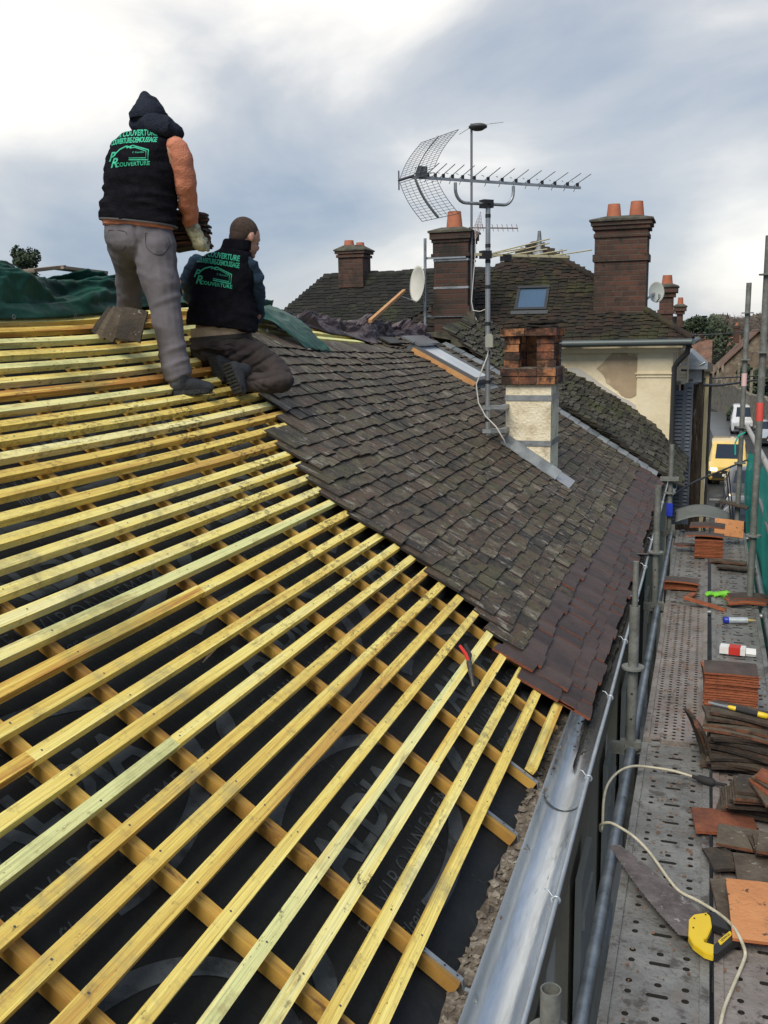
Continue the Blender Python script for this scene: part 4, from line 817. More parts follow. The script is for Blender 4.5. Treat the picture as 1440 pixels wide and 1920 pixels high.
mb=MB(); mb.tube([x1+Vector((0,.02,.0)),x2,x2+(x2-x1)*.95],.022,14); part('guard_rail',mb,mat('pale_tube',[(.34,.33,.31),(.46,.45,.42)],scale=8,rough=.6,metal=.2),scaf)
pt((XO+.02,9.9,DECK+.5),(XO+.02,7.3,DECK+.5),.019,GALV,'guard_rail')
mb=MB(); z=atY(1245,1010,9.9); mb.box((XI-.03,9.9,DECK-.02+.55),(.09,.02,.02)); part('coupler',mb,GALVO,scaf)
mb=MB(); mb.bx(-.335,-.275,9.90,9.921,CZ-1.85,CZ-1.72); part('blue_tag',mb,plain('blue_label',(.02,.05,.5),.4),scaf)
HOLEM=plain('hole_wall_shade',(.018,.016,.014),.95)  # hole walls near black: the shade inside the holes is put into the colour
# perforated steel decks
def deckplank(x0,x1,y0,y1,cells,m,label,cw=None):
    """cells(i)-> list of (kind, cx, cy, rx, ry); plate tiled as rectangular cells with holes cut out"""
    mb=MB(); z=DECK; xs=[x0+.03]+[c[0] for c in cells['cols']]+[x1-.03]
    mb.bx(x0,x0+.028,y0,y1,z-.05,z+.010); mb.bx(x1-.028,x1,y0,y1,z-.05,z+.010)
    mb.bx(x0+.028,x1-.028,y0,y0+.012,z-.05,z+.004); mb.bx(x0+.028,x1-.028,y1-.012,y1,z-.05,z+.004)
    X0,X1=x0+.028,x1-.028; W=X1-X0; pitch=cells['pitch']; n=int((y1-y0-.024)/pitch); py=(y1-y0-.024)/n
    ncol=len(cells['cols'])
    bounds=[0]+cells['cuts']+[1]
    for j in range(n):
        ya=y0+.012+j*py; yb=ya+py
        for ci,holes in enumerate(cells['cols']):
            xa=X0+W*bounds[ci]; xb=X0+W*bounds[ci+1]; hs=holes
            k=len(hs)
            for hi,(rx,ry,fy) in enumerate(hs):
                yA=ya+(yb-ya)*hi/k; yB=ya+(yb-ya)*(hi+1)/k
                cx,cy=(xa+xb)/2,(yA+yB)/2
                if rx==0 or (cells.get('skip') and cells['skip'](j,ci,hi)):
                    mb.add([(xa,yA,z),(xb,yA,z),(xb,yB,z),(xa,yB,z)],[(0,1,2,3)],0,.5); continue
                N_=16; outer=[];inner=[];low=[]
                for q in range(N_):
                    a=2*math.pi*(q+.5)/N_; c_,s_=math.cos(a),math.sin(a)
                    # stadium
                    ex=max(0,rx-ry); ix=(ex if c_>0 else -ex)+ry*c_ if rx>ry else rx*c_
                    iy=ry*s_
                    if c_==0: ix=0
                    hx_,hy_=(xb-xa)/2,(yB-yA)/2; kx=min(hx_/max(1e-9,abs(c_)),hy_/max(1e-9,abs(s_)))
                    outer.append((cx+c_*kx,cy+s_*kx,z)); inner.append((cx+ix,cy+iy,z+.0015)); low.append((cx+ix,cy+iy,z-.035))
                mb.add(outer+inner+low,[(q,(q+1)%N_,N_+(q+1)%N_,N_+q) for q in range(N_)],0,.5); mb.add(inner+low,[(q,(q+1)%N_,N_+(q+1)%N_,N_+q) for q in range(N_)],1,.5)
                # corners left by the radial outer ring
                for sx,sy in ((1,1),(-1,1),(-1,-1),(1,-1)):
                    cnr=(cx+sx*(xb-xa)/2,cy+sy*(yB-yA)/2,z)
                    cand=[o for o in outer if (o[0]-cx)*sx>=-1e-9 and (o[1]-cy)*sy>=-1e-9]
                    onx=[o for o in cand if abs(abs(o[0]-cx)-(xb-xa)/2)<1e-6]; ony=[o for o in cand if abs(abs(o[1]-cy)-(yB-yA)/2)<1e-6]
                    if onx and ony:
                        a_=max(onx,key=lambda o:abs(o[1]-cy)); b_=max(ony,key=lambda o:abs(o[0]-cx)); mb.add([a_,cnr,b_],[(0,1,2) if sx*sy>0 else (0,2,1)],0,.5)
    for yy in (y0,y1): 
        for fx in (.2,.8):
            xc=x0+(x1-x0)*fx; mb.bx(xc-.02,xc+.02,yy-.012 if yy==y0 else yy-.03,yy+.03 if yy==y0 else yy+.012,z+.0045,z+.012)
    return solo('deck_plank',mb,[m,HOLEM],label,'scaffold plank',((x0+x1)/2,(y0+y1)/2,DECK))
big=dict(pitch=.155,cuts=[.36,.68],cols=[[(.0105,.010,0),(.0105,.010,0),(0,0,0)],[(.033,.009,0),(.0115,.010,0),(0,0,0)],[(.0115,.010,0),(.0115,.010,0),(0,0,0)]])
small=dict(pitch=.036,cuts=[.25,.5,.75],cols=[[(.0075,.0065,0)],[(.0075,.0065,0)],[(.0075,.0065,0)],[(.0075,.0065,0)]])
small=dict(pitch=.040,cuts=[.22,.39,.56,.73],cols=[[(.0095,.009,0)]]*5)
LX0,LX1=-.228,.072; RX0,RX1=.098,.42
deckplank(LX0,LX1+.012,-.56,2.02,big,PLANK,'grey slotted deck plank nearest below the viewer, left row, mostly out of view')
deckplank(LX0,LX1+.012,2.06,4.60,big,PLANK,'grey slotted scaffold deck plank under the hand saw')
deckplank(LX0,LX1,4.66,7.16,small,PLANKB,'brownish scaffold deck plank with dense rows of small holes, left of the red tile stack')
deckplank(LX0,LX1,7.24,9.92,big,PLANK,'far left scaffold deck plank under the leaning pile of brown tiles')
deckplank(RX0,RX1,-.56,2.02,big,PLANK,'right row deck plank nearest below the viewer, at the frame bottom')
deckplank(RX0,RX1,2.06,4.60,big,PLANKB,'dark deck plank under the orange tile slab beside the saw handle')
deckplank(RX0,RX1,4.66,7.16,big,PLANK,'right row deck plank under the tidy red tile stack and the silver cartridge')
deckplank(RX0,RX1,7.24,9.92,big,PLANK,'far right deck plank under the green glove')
# safety net
mb=MB()
def net(u,v):
    Y=6.2+u*6.1; z=DECK-.95+v*(CZ-1.0-.45*u-DECK+.95)
    return (XO+.05+.02*math.sin(Y*5+v*3)+.012*math.sin(Y*13)*(1-v*.5)+.03*math.sin(v*6),Y,z)
NET=mat('green_scaffold_net',[(.008,.42,.33),(.02,.56,.45)],scale=3,rough=.6,bump=.5,bscale=300,stretch=(1,1,.3))
mb.grid(net,60,30,0); sn=solo('safety_net',mb,NET,'bright green safety netting hung outside the far scaffold bays','safety net'); 
NET.node_tree.nodes['Principled BSDF'].inputs['Alpha'].default_value=.86
mb=MB(); p=atY(1398,810,9.9); mb.tube([p+Vector((.0,-.03,0)),p+Vector((-.06,-.03,-.03)),p+Vector((-.09,-.03,-.10)),p+Vector((-.085,-.03,-.22))],.008,6); part('hanging_strip',mb,NET,sn)
# ------------------------------------------------------------ loose clay tiles on the deck
def tilemesh(w_,l_,t_,seed,camber=.006,chip=0):
    mb=MB(); q=random.Random(seed); n=6; vs=[]
    def zf(x,y): return camber*math.cos(x/w_*math.pi)*1.0+camber*.8*math.cos(y/l_*math.pi)+.0012*noise.noise(Vector((x*40,y*40,seed)))
    for k in (0,1):
        for i in range(n+1):
            for j in range(n+1):
                x=(i/n-.5)*w_; y=(j/n-.5)*l_
                if i in (0,n): x+=.0018*noise.noise(Vector((y*60,seed,1)))
                if j in (0,n): y+=.002*noise.noise(Vector((x*60,seed,2)))
                if chip and i>=n-1 and j>=n-chip: x-=.02*(1+(j-(n-chip)));
                vs.append((x,y,zf(x,y)+(t_ if k else 0)))
    W=n+1; K=W*W
    top=[(K+i*W+j,K+(i+1)*W+j,K+(i+1)*W+j+1,K+i*W+j+1) for i in range(n) for j in range(n)]
    bot=[(i*W+j,i*W+j+1,(i+1)*W+j+1,(i+1)*W+j) for i in range(n) for j in range(n)]
    sd=[(i*W,(i+1)*W,K+(i+1)*W,K+i*W) for i in range(n)]+[(i*W+n,K+i*W+n,K+(i+1)*W+n,(i+1)*W+n) for i in range(n)]+[(j,K+j,K+j+1,j+1) for j in range(n)]+[(n*W+j,n*W+j+1,K+n*W+j+1,K+n*W+j) for j in range(n)]
    mb.add(vs,top+bot,0,.5,True); mb.add(vs,sd,1,.5); return mb.mesh('clay_tile')
REDT=mat('red_clay_face',[(.11,.035,.018),(.19,.06,.028),(.28,.095,.04)],scale=9,rough=.8,bump=.4,bscale=60,objrnd=.3,dirt=[((.04,.03,.025),12,.55,.1,.6)])
REDE=mat('red_clay_edge',[(.20,.055,.022),(.34,.10,.04)],scale=14,rough=.85,bump=.6,bscale=60,objrnd=.3,dirt=[((.09,.03,.02),25,.6,.08,.6)])
BRNF=mat('brown_tile_face',[(.035,.024,.02),(.065,.045,.036),(.085,.065,.055)],scale=9,rough=.7,bump=.4,objrnd=.25,dirt=[((.17,.06,.03),15,.64,.06,.6)])
OLDF=mat('mossy_old_tile_face',[(.03,.024,.018),(.065,.05,.035),(.11,.09,.065)],scale=9,rough=.9,bump=.9,bscale=60,objrnd=.3,dirt=[((.30,.28,.24),14,.61,.05,.8),((.16,.06,.03),8,.6,.08,.6),((.05,.055,.02),10,.6,.1,.6)])
OLDE=mat('dark_old_tile_edge',[(.02,.015,.012),(.05,.032,.022),(.16,.06,.03)],scale=16,rough=.95,bump=.8,bscale=60,objrnd=.35,dirt=[((.2,.18,.15),30,.66,.04,.6)])
ORGF=mat('orange_speckled_tile',[(.42,.17,.065),(.55,.25,.10)],scale=5,rough=.85,bump=.6,bscale=60,dirt=[((.035,.03,.02),26,.60,.04,.9),((.25,.12,.06),5,.58,.1,.5)])
ORGE=plain('orange_tile_edge',(.40,.14,.05),.85,bump=.4)
TM={}
def tilething(kind,loc,rot,label,group=None,w_=.145,l_=.235,t_=.011,cam_=.006,chip=0,seed=None):
    mats={'red':(REDT,REDE),'brown':(BRNF,REDE),'old':(OLDF,OLDE),'orange':(ORGF,ORGE)}[kind]
    key=(kind,w_,l_,t_,cam_,chip,seed if seed is not None else R.randrange(3))
    if key not in TM:
        me=tilemesh(w_,l_,t_,(key[6]+1)*3.3,cam_,chip); me.materials.append(mats[0]); me.materials.append(mats[1]); TM[key]=me
    o=bpy.data.objects.new('clay_tile',TM[key]); COL.objects.link(o); o.location=loc; o.rotation_euler=rot
    return tag(o,label,'roof tile',group)
PI=math.pi
# tidy red stack: 17 tiles, long edge facing the viewer
for k in range(17):
    tilething('red' if k<16 else 'brown',(.185+R.uniform(-.004,.004),5.18+R.uniform(-.006,.006),DECK+.014+k*.0128),(R.uniform(-.01,.01),R.uniform(-.012,.012),PI/2+R.uniform(-.02,.02)),
      'clean red clay tile layered in the tidy stack behind the yellow knife' if k<16 else 'brown faced tile topping the tidy red stack','red tiles in the tidy stack' if k<16 else None,w_=.20,l_=.265,t_=.0095,cam_=.002)
ob=tilething('brown',(.05,5.22,DECK+.11),(0,PI/2-.12,.1),'brown tile leaning upright against the left end of the tidy red stack',None,w_=.19,l_=.2)
# old heap in front of it
for k in range(12):
    tilething('old',(.20+R.uniform(-.018,.018),4.43+R.uniform(-.02,.02),DECK+.016+k*.0175),(R.uniform(-.05,.05)+.05,R.uniform(-.05,.05),PI/2+R.uniform(-.18,.18)),
      'old mossy tile in the untidy heap just in front of the tidy red stack','old tiles in the untidy heap',w_=.185,l_=.275,t_=.0135,cam_=.008)
for k in range(2): tilething('old',(.18+.03*k,4.46,DECK+.232+k*.022),(.10,.03,PI/2+.12-.2*k),('pale mossy tile under the yellow knife, on top of the untidy heap','lichen covered tile just below the top one of the untidy heap')[1-k],None,w_=.17,l_=.26,t_=.013,cam_=.006)
for k in range(5): tilething('old',(.045-.006*k,4.44+.03*k,DECK+.10),(0,PI/2-.25-.04*k,.25+R.uniform(-.1,.1)),'old tile tipped up against the left side of the untidy heap','tiles tipped against the heap',w_=.19,l_=.19,t_=.013)
for k in range(9):
    tilething('old',(.25+.008*k,4.02-.012*k+R.uniform(-.02,.02),DECK+.018+k*.0155),(R.uniform(-.03,.03),R.uniform(-.04,.04),PI/2+.0+R.uniform(-.15,.15)),
      'dark old tile in the low layered pile between the heap and the orange slab','dark tiles in the low pile',w_=.18,l_=.26,t_=.013,cam_=.007)
for k in range(4):
    tilething('red' if k%2 else 'old',(.31+.012*k,3.86+.01*k,DECK+.165+k*.014),(.12+.05*k,-.04*k,.35+.25*k),('broken red tile piece on top of the low dark pile' if k%2 else 'dark chipped tile piece near the top of the low dark pile'),'broken pieces on the low pile',w_=.11,l_=.17,t_=.011,cam_=.005,chip=2)
tilething('red',(.14,3.84,DECK+.02),(.02,.03,PI/2+.1),'large rust brown tile lying flat and half covered by the dark piles',None,w_=.21,l_=.24,t_=.012)
tilething('old',(.26,3.66,DECK+.05),(.06,.0,PI/2-.05),'mossy tile lying flat directly behind the speckled orange slab',None,w_=.16,l_=.3,t_=.012)
for k in range(3): tilething('old',(.33+.01*k,3.62-.03*k,DECK+.065+.015*k),(.03*k,.02,PI/2+.2-.15*k),('lowest','middle','top')[k]+' of three mossy tiles lapped at the right behind the speckled orange slab',None,w_=.15,l_=.2,t_=.012)
tilething('old',(.14,3.53,DECK+.030),(.0,.03,.3),'small chipped mossy tile at the left of the flat pile, beside the white cable',None,w_=.13,l_=.15,t_=.012,chip=2)
tilething('old',(.31,3.46,DECK+.045),(.03,.0,PI/2+.06),'lichen spotted old tile under the speckled orange slab',None,w_=.2,l_=.28,t_=.012)
tilething('old',(.17,3.22,DECK+.02),(0,.02,.12),'rust tinted old tile showing left of the speckled orange slab',None,w_=.13,l_=.36,t_=.012)
tilething('orange',(.245,3.17,DECK+.062),(.05,-.01,.05),'flat speckled orange tile slab nearest the viewer',None,w_=.20,l_=.33,t_=.011,cam_=.002,seed=1)
# middle distance
for k in range(4): tilething('red',(-.135+.004*k,7.62+.004*k,DECK+.012+.013*k),(0,R.uniform(-.02,.02),PI/2+.04+R.uniform(-.04,.04)),'red edged brown tile in the small leaning pile on the far left plank' ,'tiles in the small far left pile',w_=.16,l_=.25,t_=.011,cam_=.004)
tilething('brown',(-.125,7.60,DECK+.07),(0.05,0.02,PI/2+.02),'brown tile topping the small far left pile',None,w_=.17,l_=.25,t_=.011)
tilething('red',(-.05,7.36,DECK+.016),(0,0,-.35),'narrow cut red tile strip lying askew in front of the far left pile',None,w_=.05,l_=.16,t_=.012)
tilething('red',(.05,7.10,DECK+.03),(.2,0,PI/2-.16),'long narrow red tile strip bridging the gap between the two plank rows',None,w_=.035,l_=.30,t_=.02,cam_=.001)
for k in range(3): tilething('brown' if k else 'red',(.33+.01*k,7.28+.02*k,DECK+.018+.014*k),(.03,-.10,PI/2+.28),('red','upper brown','middle brown')[k]+' tile of the three slanted ones beside the right far post',None,w_=.12,l_=.27,t_=.012,cam_=.012)
for k in range(2): tilething('old',(.235+.06*k,8.55-.22*k,DECK+.018),(.02,.05,PI/2-.10-.05*k),('farther','nearer')[k]+' dark old tile lying flat behind the green glove',None,w_=.13,l_=.30,t_=.013)
# far stack, 12 layers, on end across the gap
for k in range(13):
    tilething('red',(.075+R.uniform(-.003,.003),8.78+R.uniform(-.004,.004),DECK+.014+.0125*k),(0,R.uniform(-.01,.01),PI/2+R.uniform(-.02,.02)),'orange red tile layered in the far small stack under two brown tiles','red tiles in the far small stack',w_=.17,l_=.235,t_=.0095,cam_=.002)
tilething('brown',(.04,8.80,DECK+.19),(.0,.07,PI/2+.0),'lower brown tile with clipped corners crowning the far small stack',None,w_=.2,l_=.32,t_=.012,cam_=.012)
tilething('brown',(.06,9.02,DECK+.235),(.0,-.05,PI/2-.05),'upper brown tile crowning the far small stack, below the lead sheet',None,w_=.18,l_=.30,t_=.012,cam_=.012)
tilething('brown',(-.12,9.0,DECK+.05),(.04,.05,PI/2+.35),'dark tile slipped to the left of the far small stack',None,w_=.14,l_=.2,t_=.012)
tilething('orange',(.25,9.35,DECK+.16),(1.0,.1,.12),'bright orange tile propped up right of the far small stack',None,w_=.26,l_=.17,t_=.011,seed=2)
tilething('old',(.30,9.95,DECK+.28),(.2,.0,PI/2-.2),'pale speckled tile at the far end of the deck behind the orange one',None,w_=.16,l_=.28,t_=.012)
mb=MB(); mb.grid(lambda u,v:(-.235+.50*u-.02*(v>.9),9.50+.34*v,DECK+.14+.10*math.sin(math.pi*(u*.8+.1))+.055*v),16,8,0)
ls=solo('lead_sheet',mb,mat('grey_lead_sheet',[(.10,.11,.10),(.16,.17,.155)],scale=4,rough=.6,metal=.2,bump=.3),'curved dull grey lead sheet lying across the far end of the deck','metal sheet'); ls.modifiers.new('thickness','SOLIDIFY').thickness=.006
# crumbs of mortar and clay on the deck
CRUMB=mat('clay_crumbs',[(.10,.06,.04),(.22,.12,.07),(.34,.3,.25)],scale=20,rough=.95,objrnd=.2)
mb=MB()
for k in range(700):
    if R.random()<.5: x,y=R.uniform(RX0+.03,RX1-.03),R.uniform(2.8,9.8)
    else: x,y=R.uniform(LX0+.03,LX1-.02),R.uniform(2.5,9.8)
    r=R.uniform(.0015,.0055); mb.box((x,y,DECK+.0018+r*.4),(r,r*R.uniform(.5,1.6),r*.4),None,0)
solo('deck_debris',mb,CRUMB,kind='stuff')
# ------------------------------------------------------------ things on the deck
def ext(mb,poly,zlo,zhi,f,m=0,smooth=False):
    n=len(poly); mb.add([f(x,y,zlo) for x,y in poly]+[f(x,y,zhi) for x,y in poly],[list(range(n))[::-1],list(range(n,2*n))]+[(i,(i+1)%n,n+(i+1)%n,n+i) for i in range(n)],m,.5,smooth)
def deckpt(px,py,h=2.0): return atH(px,py,h)
tip=deckpt(1141,1600,1.955); hl=deckpt(1345,1752,1.975)
saw=thing('hand_saw','rusty hand saw with a yellow and black handle lying across the near plank','hand saw',(tip+hl)/2)
ax=(hl-tip); Ls=ax.length; ax.normalize(); nz_=Vector((0,0,1)); nz_=(nz_-ax*nz_.dot(ax)).normalized(); sx=nz_.cross(ax)   # sx: to the left of the blade direction
def sf(x,y,z): return tip+ax*x+sx*y+nz_*z
def pix(px,py,h=1.972):
    v=atH(px,py,h)-tip; return (v.dot(ax),v.dot(sx))
bl=[(1140,1598),(1162,1597),(1205,1628),(1260,1672),(1317,1720),(1300,1748),(1290,1760),(1272,1758),(1240,1725),(1200,1680),(1170,1640)]
mb=MB(); bp=[pix(*p) for p in bl]
# fine teeth along the lower edge
low=[bp[7],bp[8],bp[9],bp[10],bp[0]]; teeth=[]
for (a,b) in zip(low,low[1:]):
    n=14
    for i in range(n):
        t=i/n; x=a[0]+(b[0]-a[0])*t; y=a[1]+(b[1]-a[1])*t; dx,dy=b[0]-a[0],b[1]-a[1]; l=math.hypot(dx,dy); o=.0 if i%2 else -.0028; teeth.append((x-dy/l*o,y+dx/l*o))
poly=bp[0:7]+teeth; area=sum(poly[i][0]*poly[(i+1)%len(poly)][1]-poly[(i+1)%len(poly)][0]*poly[i][1] for i in range(len(poly)))
if area<0: poly=poly[::-1]
ext(mb,poly,.010,.0115,sf); part('blade',mb,mat('rusty_saw_steel',[(.07,.058,.055),(.13,.11,.105),(.2,.175,.165)],scale=12,rough=.6,metal=.35,bump=.6,bscale=60,dirt=[((.42,.41,.40),16,.60,.05,.7),((.05,.035,.03),10,.55,.1,.6)]),saw)
hy=[(1291,1735),(1300,1726),(1325,1722),(1331,1728),(1334,1748),(1325,1768),(1318,1772),(1320,1776),(1337,1780),(1345,1784),(1337,1800),(1320,1795),(1299,1780),(1290,1765)]
hb=[(1323,1723),(1340,1722),(1352,1733),(1380,1750),(1388,1760),(1387,1773),(1370,1780),(1345,1800),(1337,1800),(1337,1782),(1345,1776),(1357,1768),(1368,1757),(1352,1752),(1340,1748),(1334,1746),(1332,1730)]
def polyset(name,pl,z0,z1,m,par,lab=None):
    mb=MB(); q=[pix(*p) for p in pl]; ar=sum(q[i][0]*q[(i+1)%len(q)][1]-q[(i+1)%len(q)][0]*q[i][1] for i in range(len(q)))
    if ar<0: q=q[::-1]
    bm=bmesh.new(); vs=[bm.verts.new(sf(x,y,z0)-ORG[par]) for x,y in q]; f=bm.faces.new(vs); r=bmesh.ops.extrude_face_region(bm,geom=[f]); 
    for v in [e for e in r['geom'] if isinstance(e,bmesh.types.BMVert)]: v.co+=nz_*(z1-z0)
    bmesh.ops.bevel(bm,geom=[e for e in bm.edges],offset=.0025,segments=2,affect='EDGES'); bmesh.ops.recalc_face_normals(bm,faces=bm.faces)
    me=bpy.data.meshes.new(name); bm.to_mesh(me); bm.free(); return link(name,me,m,par)
hd=polyset('handle',hy,0,.024,YELP,saw); hg=polyset('grip',hb,.001,.027,BLACK,hd)
lb_=[(1345,1776),(1368,1757),(1372,1764),(1350,1784)]; lp=polyset('name_plate',lb_,.026,.0295,YELP,hd)
vs,fs=textmesh('STANLEY',.0105,.0003); a=Vector((*pix(1347,1780),0)); b=Vector((*pix(1369,1761),0)); d2=(b-a).normalized(); n2=Vector((-d2.y,d2.x,0)); 
if n2.dot(Vector((*pix(1345,1776),0))-Vector((*pix(1350,1784),0)))<0: pass
mb=MB(); c=(a+b)/2; k=(b-a).length/.056
vv=[]
for v in vs:
    p=c+d2*(-v.x*k*.95)+n2*(-v.y*1.0); vv.append(sf(p.x,p.y,.0301))
mb.add(vv,fs); part('lettering',mb,BLACK,hd)
for px,py in ((1301,1734),(1299,1751),(1322,1727)):
    q=pix(px,py); mb=MB(); mb.tube([sf(q[0],q[1],.023),sf(q[0],q[1],.0265)],.0028,10); part('screw',mb,BLACK,hd)
# white cable
CW=mat('ivory_cable',[(.40,.36,.25),(.58,.54,.42)],scale=30,rough=.6,dirt=[((.14,.11,.08),40,.6,.05,.7)])
cp=[(1350,1925,1.985),(1358,1890,1.985),(1372,1855,1.985),(1393,1805,1.982),(1397,1785,1.975),(1388,1760,1.935),(1375,1738,1.935),(1350,1715,1.96),(1310,1690,1.975),(1275,1672,1.98),(1255,1650,1.98),(1235,1622,1.98),(1215,1595,1.98),(1190,1570,1.965),(1165,1553,1.93),(1145,1543,1.92),(1131,1544,1.93),(1125,1550,1.96),(1127,1558,2.0),(1130,1540,2.02),(1132,1500,1.97),(1140,1470,1.93),(1160,1447,1.92),(1185,1437,1.93),(1215,1438,1.955),(1260,1445,1.965),(1298,1456,1.968)]
def spline(P,n=6):
    o=[]; P=[P[0]]+P+[P[-1]]
    for i in range(1,len(P)-2):
        for k in range(n):
            t=k/n; a,b,c,d=P[i-1],P[i],P[i+1],P[i+2]; o.append(.5*((2*b)+(c-a)*t+(2*a-5*b+4*c-d)*t*t+(-a+3*b-3*c+d)*t**3))
    o.append(P[-2]); return o
P=[atH(*q) for q in cp]
mb=MB(); mb.tube(spline(P),.0058,8)
cab=solo('power_cable',mb,CW,'ivory cable looping over the blue steel tube and past the saw to the frame bottom','cable')
mb=MB(); e=P[-1]; d=(P[-1]-P[-2]).normalized(); mb.tube([e,e+d*.02,e+d*.03,e+d*.09,e+d*.10],[.008,.010,.017,.019,.012],12); mb.tube([e+d*.1,e+d*.15+Vector((0,-.01,.01))],.008,8); part('plug',mb,BLACKR,cab)
# knife on the heap
kx=Vector((.235,4.42,DECK+.288)); kd=Vector((1,-.10,-.12)).normalized(); ku=Vector((0,0,1)); kn=thing('knife','yellow and black handled knife resting on the untidy heap of old tiles','knife',kx)
mb=MB(); mb.tube([kx-kd*.085,kx-kd*.075,kx-kd*.05],[.006,.010,.011],10); h=part('handle',mb,YELP,kn)
mb=MB(); mb.tube([kx-kd*.05,kx-kd*.01,kx+kd*.03,kx+kd*.045],[.011,.012,.0125,.012],10); part('grip',mb,BLACKR,h)
mb=MB(); mb.tube([kx+kd*.045,kx+kd*.06,kx+kd*.085,kx+kd*.092],[.0125,.014,.013,.006],10); part('butt',mb,YELP,h)
mb=MB(); mb.box(kx-kd*.125,(.045,.010,.001),(kd,Vector((.1,1,0)).normalized(),Vector((0,0,1)))); part('blade',mb,GALV,kn)
# sealant cartridge
cx=deckpt(1380,1163,1.975); cdn=Vector((1,.22,0)).normalized(); ct=thing('sealant_cartridge','silver sealant cartridge with a blue cap lying on the right hand deck plank','cartridge',cx)
mb=MB(); mb.tube([cx-cdn*.05,cx+cdn*.075],.022,18); part('tube',mb,mat('silver_foil_print',[(.36,.42,.48),(.62,.65,.68)],scale=22,rough=.35,metal=.4,bump=.05),ct)
mb=MB(); mb.tube([cx-cdn*.085,cx-cdn*.08,cx-cdn*.05],[.017,.0235,.0235],18); part('cap',mb,plain('deep_blue_plastic',(.01,.03,.35),.4),ct)
mb=MB(); mb.tube([cx+cdn*.075,cx+cdn*.085,cx+cdn*.13],[.016,.010,.004],12); part('nozzle',mb,plain('yellowish_nozzle',(.55,.42,.16),.5),ct)
# red and white box
bx_=deckpt(1374,1218,1.965); bt=thing('small_box','small crushed red and white cardboard box behind the tidy red stack','box',bx_)
u=Vector((1,-.12,0)).normalized(); v=Vector((.12,1,0)).normalized(); mb=MB(); mb.box(bx_,(.075,.035,.022),(u,v,Vector((0,0,1))),0); part('carton',mb,mat('white_card',[(.6,.6,.58),(.75,.75,.73)],scale=8,rough=.6),bt)
mb=MB(); mb.box(bx_+u*.012,(.034,.0362,.0232),(u,v,Vector((0,0,1))),0); part('red_band',mb,REDP,bt)
mb=MB(); mb.box(bx_+u*.105-Vector((0,0,.005)),(.03,.026,.010),(u,Vector((0,1,.5)).normalized(),Vector((0,-.5,1)).normalized()),0); part('flap',mb,bpy.data.materials['white_card'],bt)
# green glove: palm, five fingers
def remesh(name,prims,m,vox,parent,smooth=3,fn=None,label=None):
    mb=MB()
    for P_ in prims: P_(mb)
    me=mb.mesh(name); o=bpy.data.objects.new('tmp',me); COL.objects.link(o)
    md=o.modifiers.new('r','REMESH'); md.mode='VOXEL'; md.voxel_size=vox; md.use_smooth_shade=True
    if smooth: s_=o.modifiers.new('s','SMOOTH'); s_.iterations=smooth; s_.factor=.6
    dg=bpy.context.evaluated_depsgraph_get(); dg.update(); m2=bpy.data.meshes.new_from_object(o.evaluated_get(dg)); bpy.data.objects.remove(o); m2.name=name
    org=ORG[parent] if parent is not None else sum((v.co for v in m2.vertices),Vector())/len(m2.vertices)
    if fn:
        no=[v.normal.copy() for v in m2.vertices]
        for v,n_ in zip(m2.vertices,no): v.co=fn(v.co.copy(),n_)
    for v in m2.vertices: v.co-=org
    m2.materials.clear(); o=link(name,m2,m,parent)
    if parent is None: o.location=org; ORG[o]=org
    for p in m2.polygons: p.use_smooth=True; p.material_index=0
    if label: o['label']=label
    return o
def cap(*pr):    # tapered capsule chain: (point, radius) pairs
    def f(mb):
        pts=[Vector(p) for p,_ in pr]; rs=[r for _,r in pr]
        d0=(pts[1]-pts[0]).normalized(); d1=(pts[-1]-pts[-2]).normalized()
        P=[pts[0]-d0*rs[0]*.95,pts[0]-d0*rs[0]*.6]+pts+[pts[-1]+d1*rs[-1]*.6,pts[-1]+d1*rs[-1]*.95]; Q=[rs[0]*.3,rs[0]*.8]+rs+[rs[-1]*.8,rs[-1]*.3]
        mb.tube(P,Q,14)
    return f
def ell(c,r,ax=None):
    def f(mb):
        X,Y,Z=ax or (Vector((1,0,0)),Vector((0,1,0)),Vector((0,0,1))); rs=[]
        for i in range(11):
            t=-math.pi/2+math.pi*(i+.5)/11; rs.append([Vector(c)+Z*(r[2]*math.sin(t))+X*(r[0]*math.cos(t)*math.cos(a*math.pi/9))+Y*(r[1]*math.cos(t)*math.sin(a*math.pi/9)) for a in range(18)])
        mb.rings(rs,0)
    return f
g0=deckpt(1345,1115,1.985); GL=plain('lime_rubber',(.16,.52,.03),.6)
fing=[]
for k,(dx,dy,l) in enumerate(((-.075,.015,.05),(-.08,-.002,.058),(-.078,-.018,.05),(-.07,-.034,.04))):
    b=g0+Vector((-.02,dy*.7,.006)); fing.append(cap((b,.010),(b+Vector((dx*.5,dy*.4,.004)),.0095),(b+Vector((dx*.8,dy,-.004)),.008)))
fing.append(cap((g0+Vector((0,-.03,.0)),.009),(g0+Vector((-.02,-.055,.0)),.008)))
go=remesh('rubber_glove',[ell(g0+Vector((.01,0,.008)),(.045,.036,.016)),cap((g0+Vector((.03,0,.006)),.026),(g0+Vector((.07,.005,.006)),.03))]+fing,GL,.004,None,2,lambda c,n_:c+n_*.003*noise.noise(c*60))
tag(go,'lime green rubber glove lying crumpled over the gap between the planks','glove')
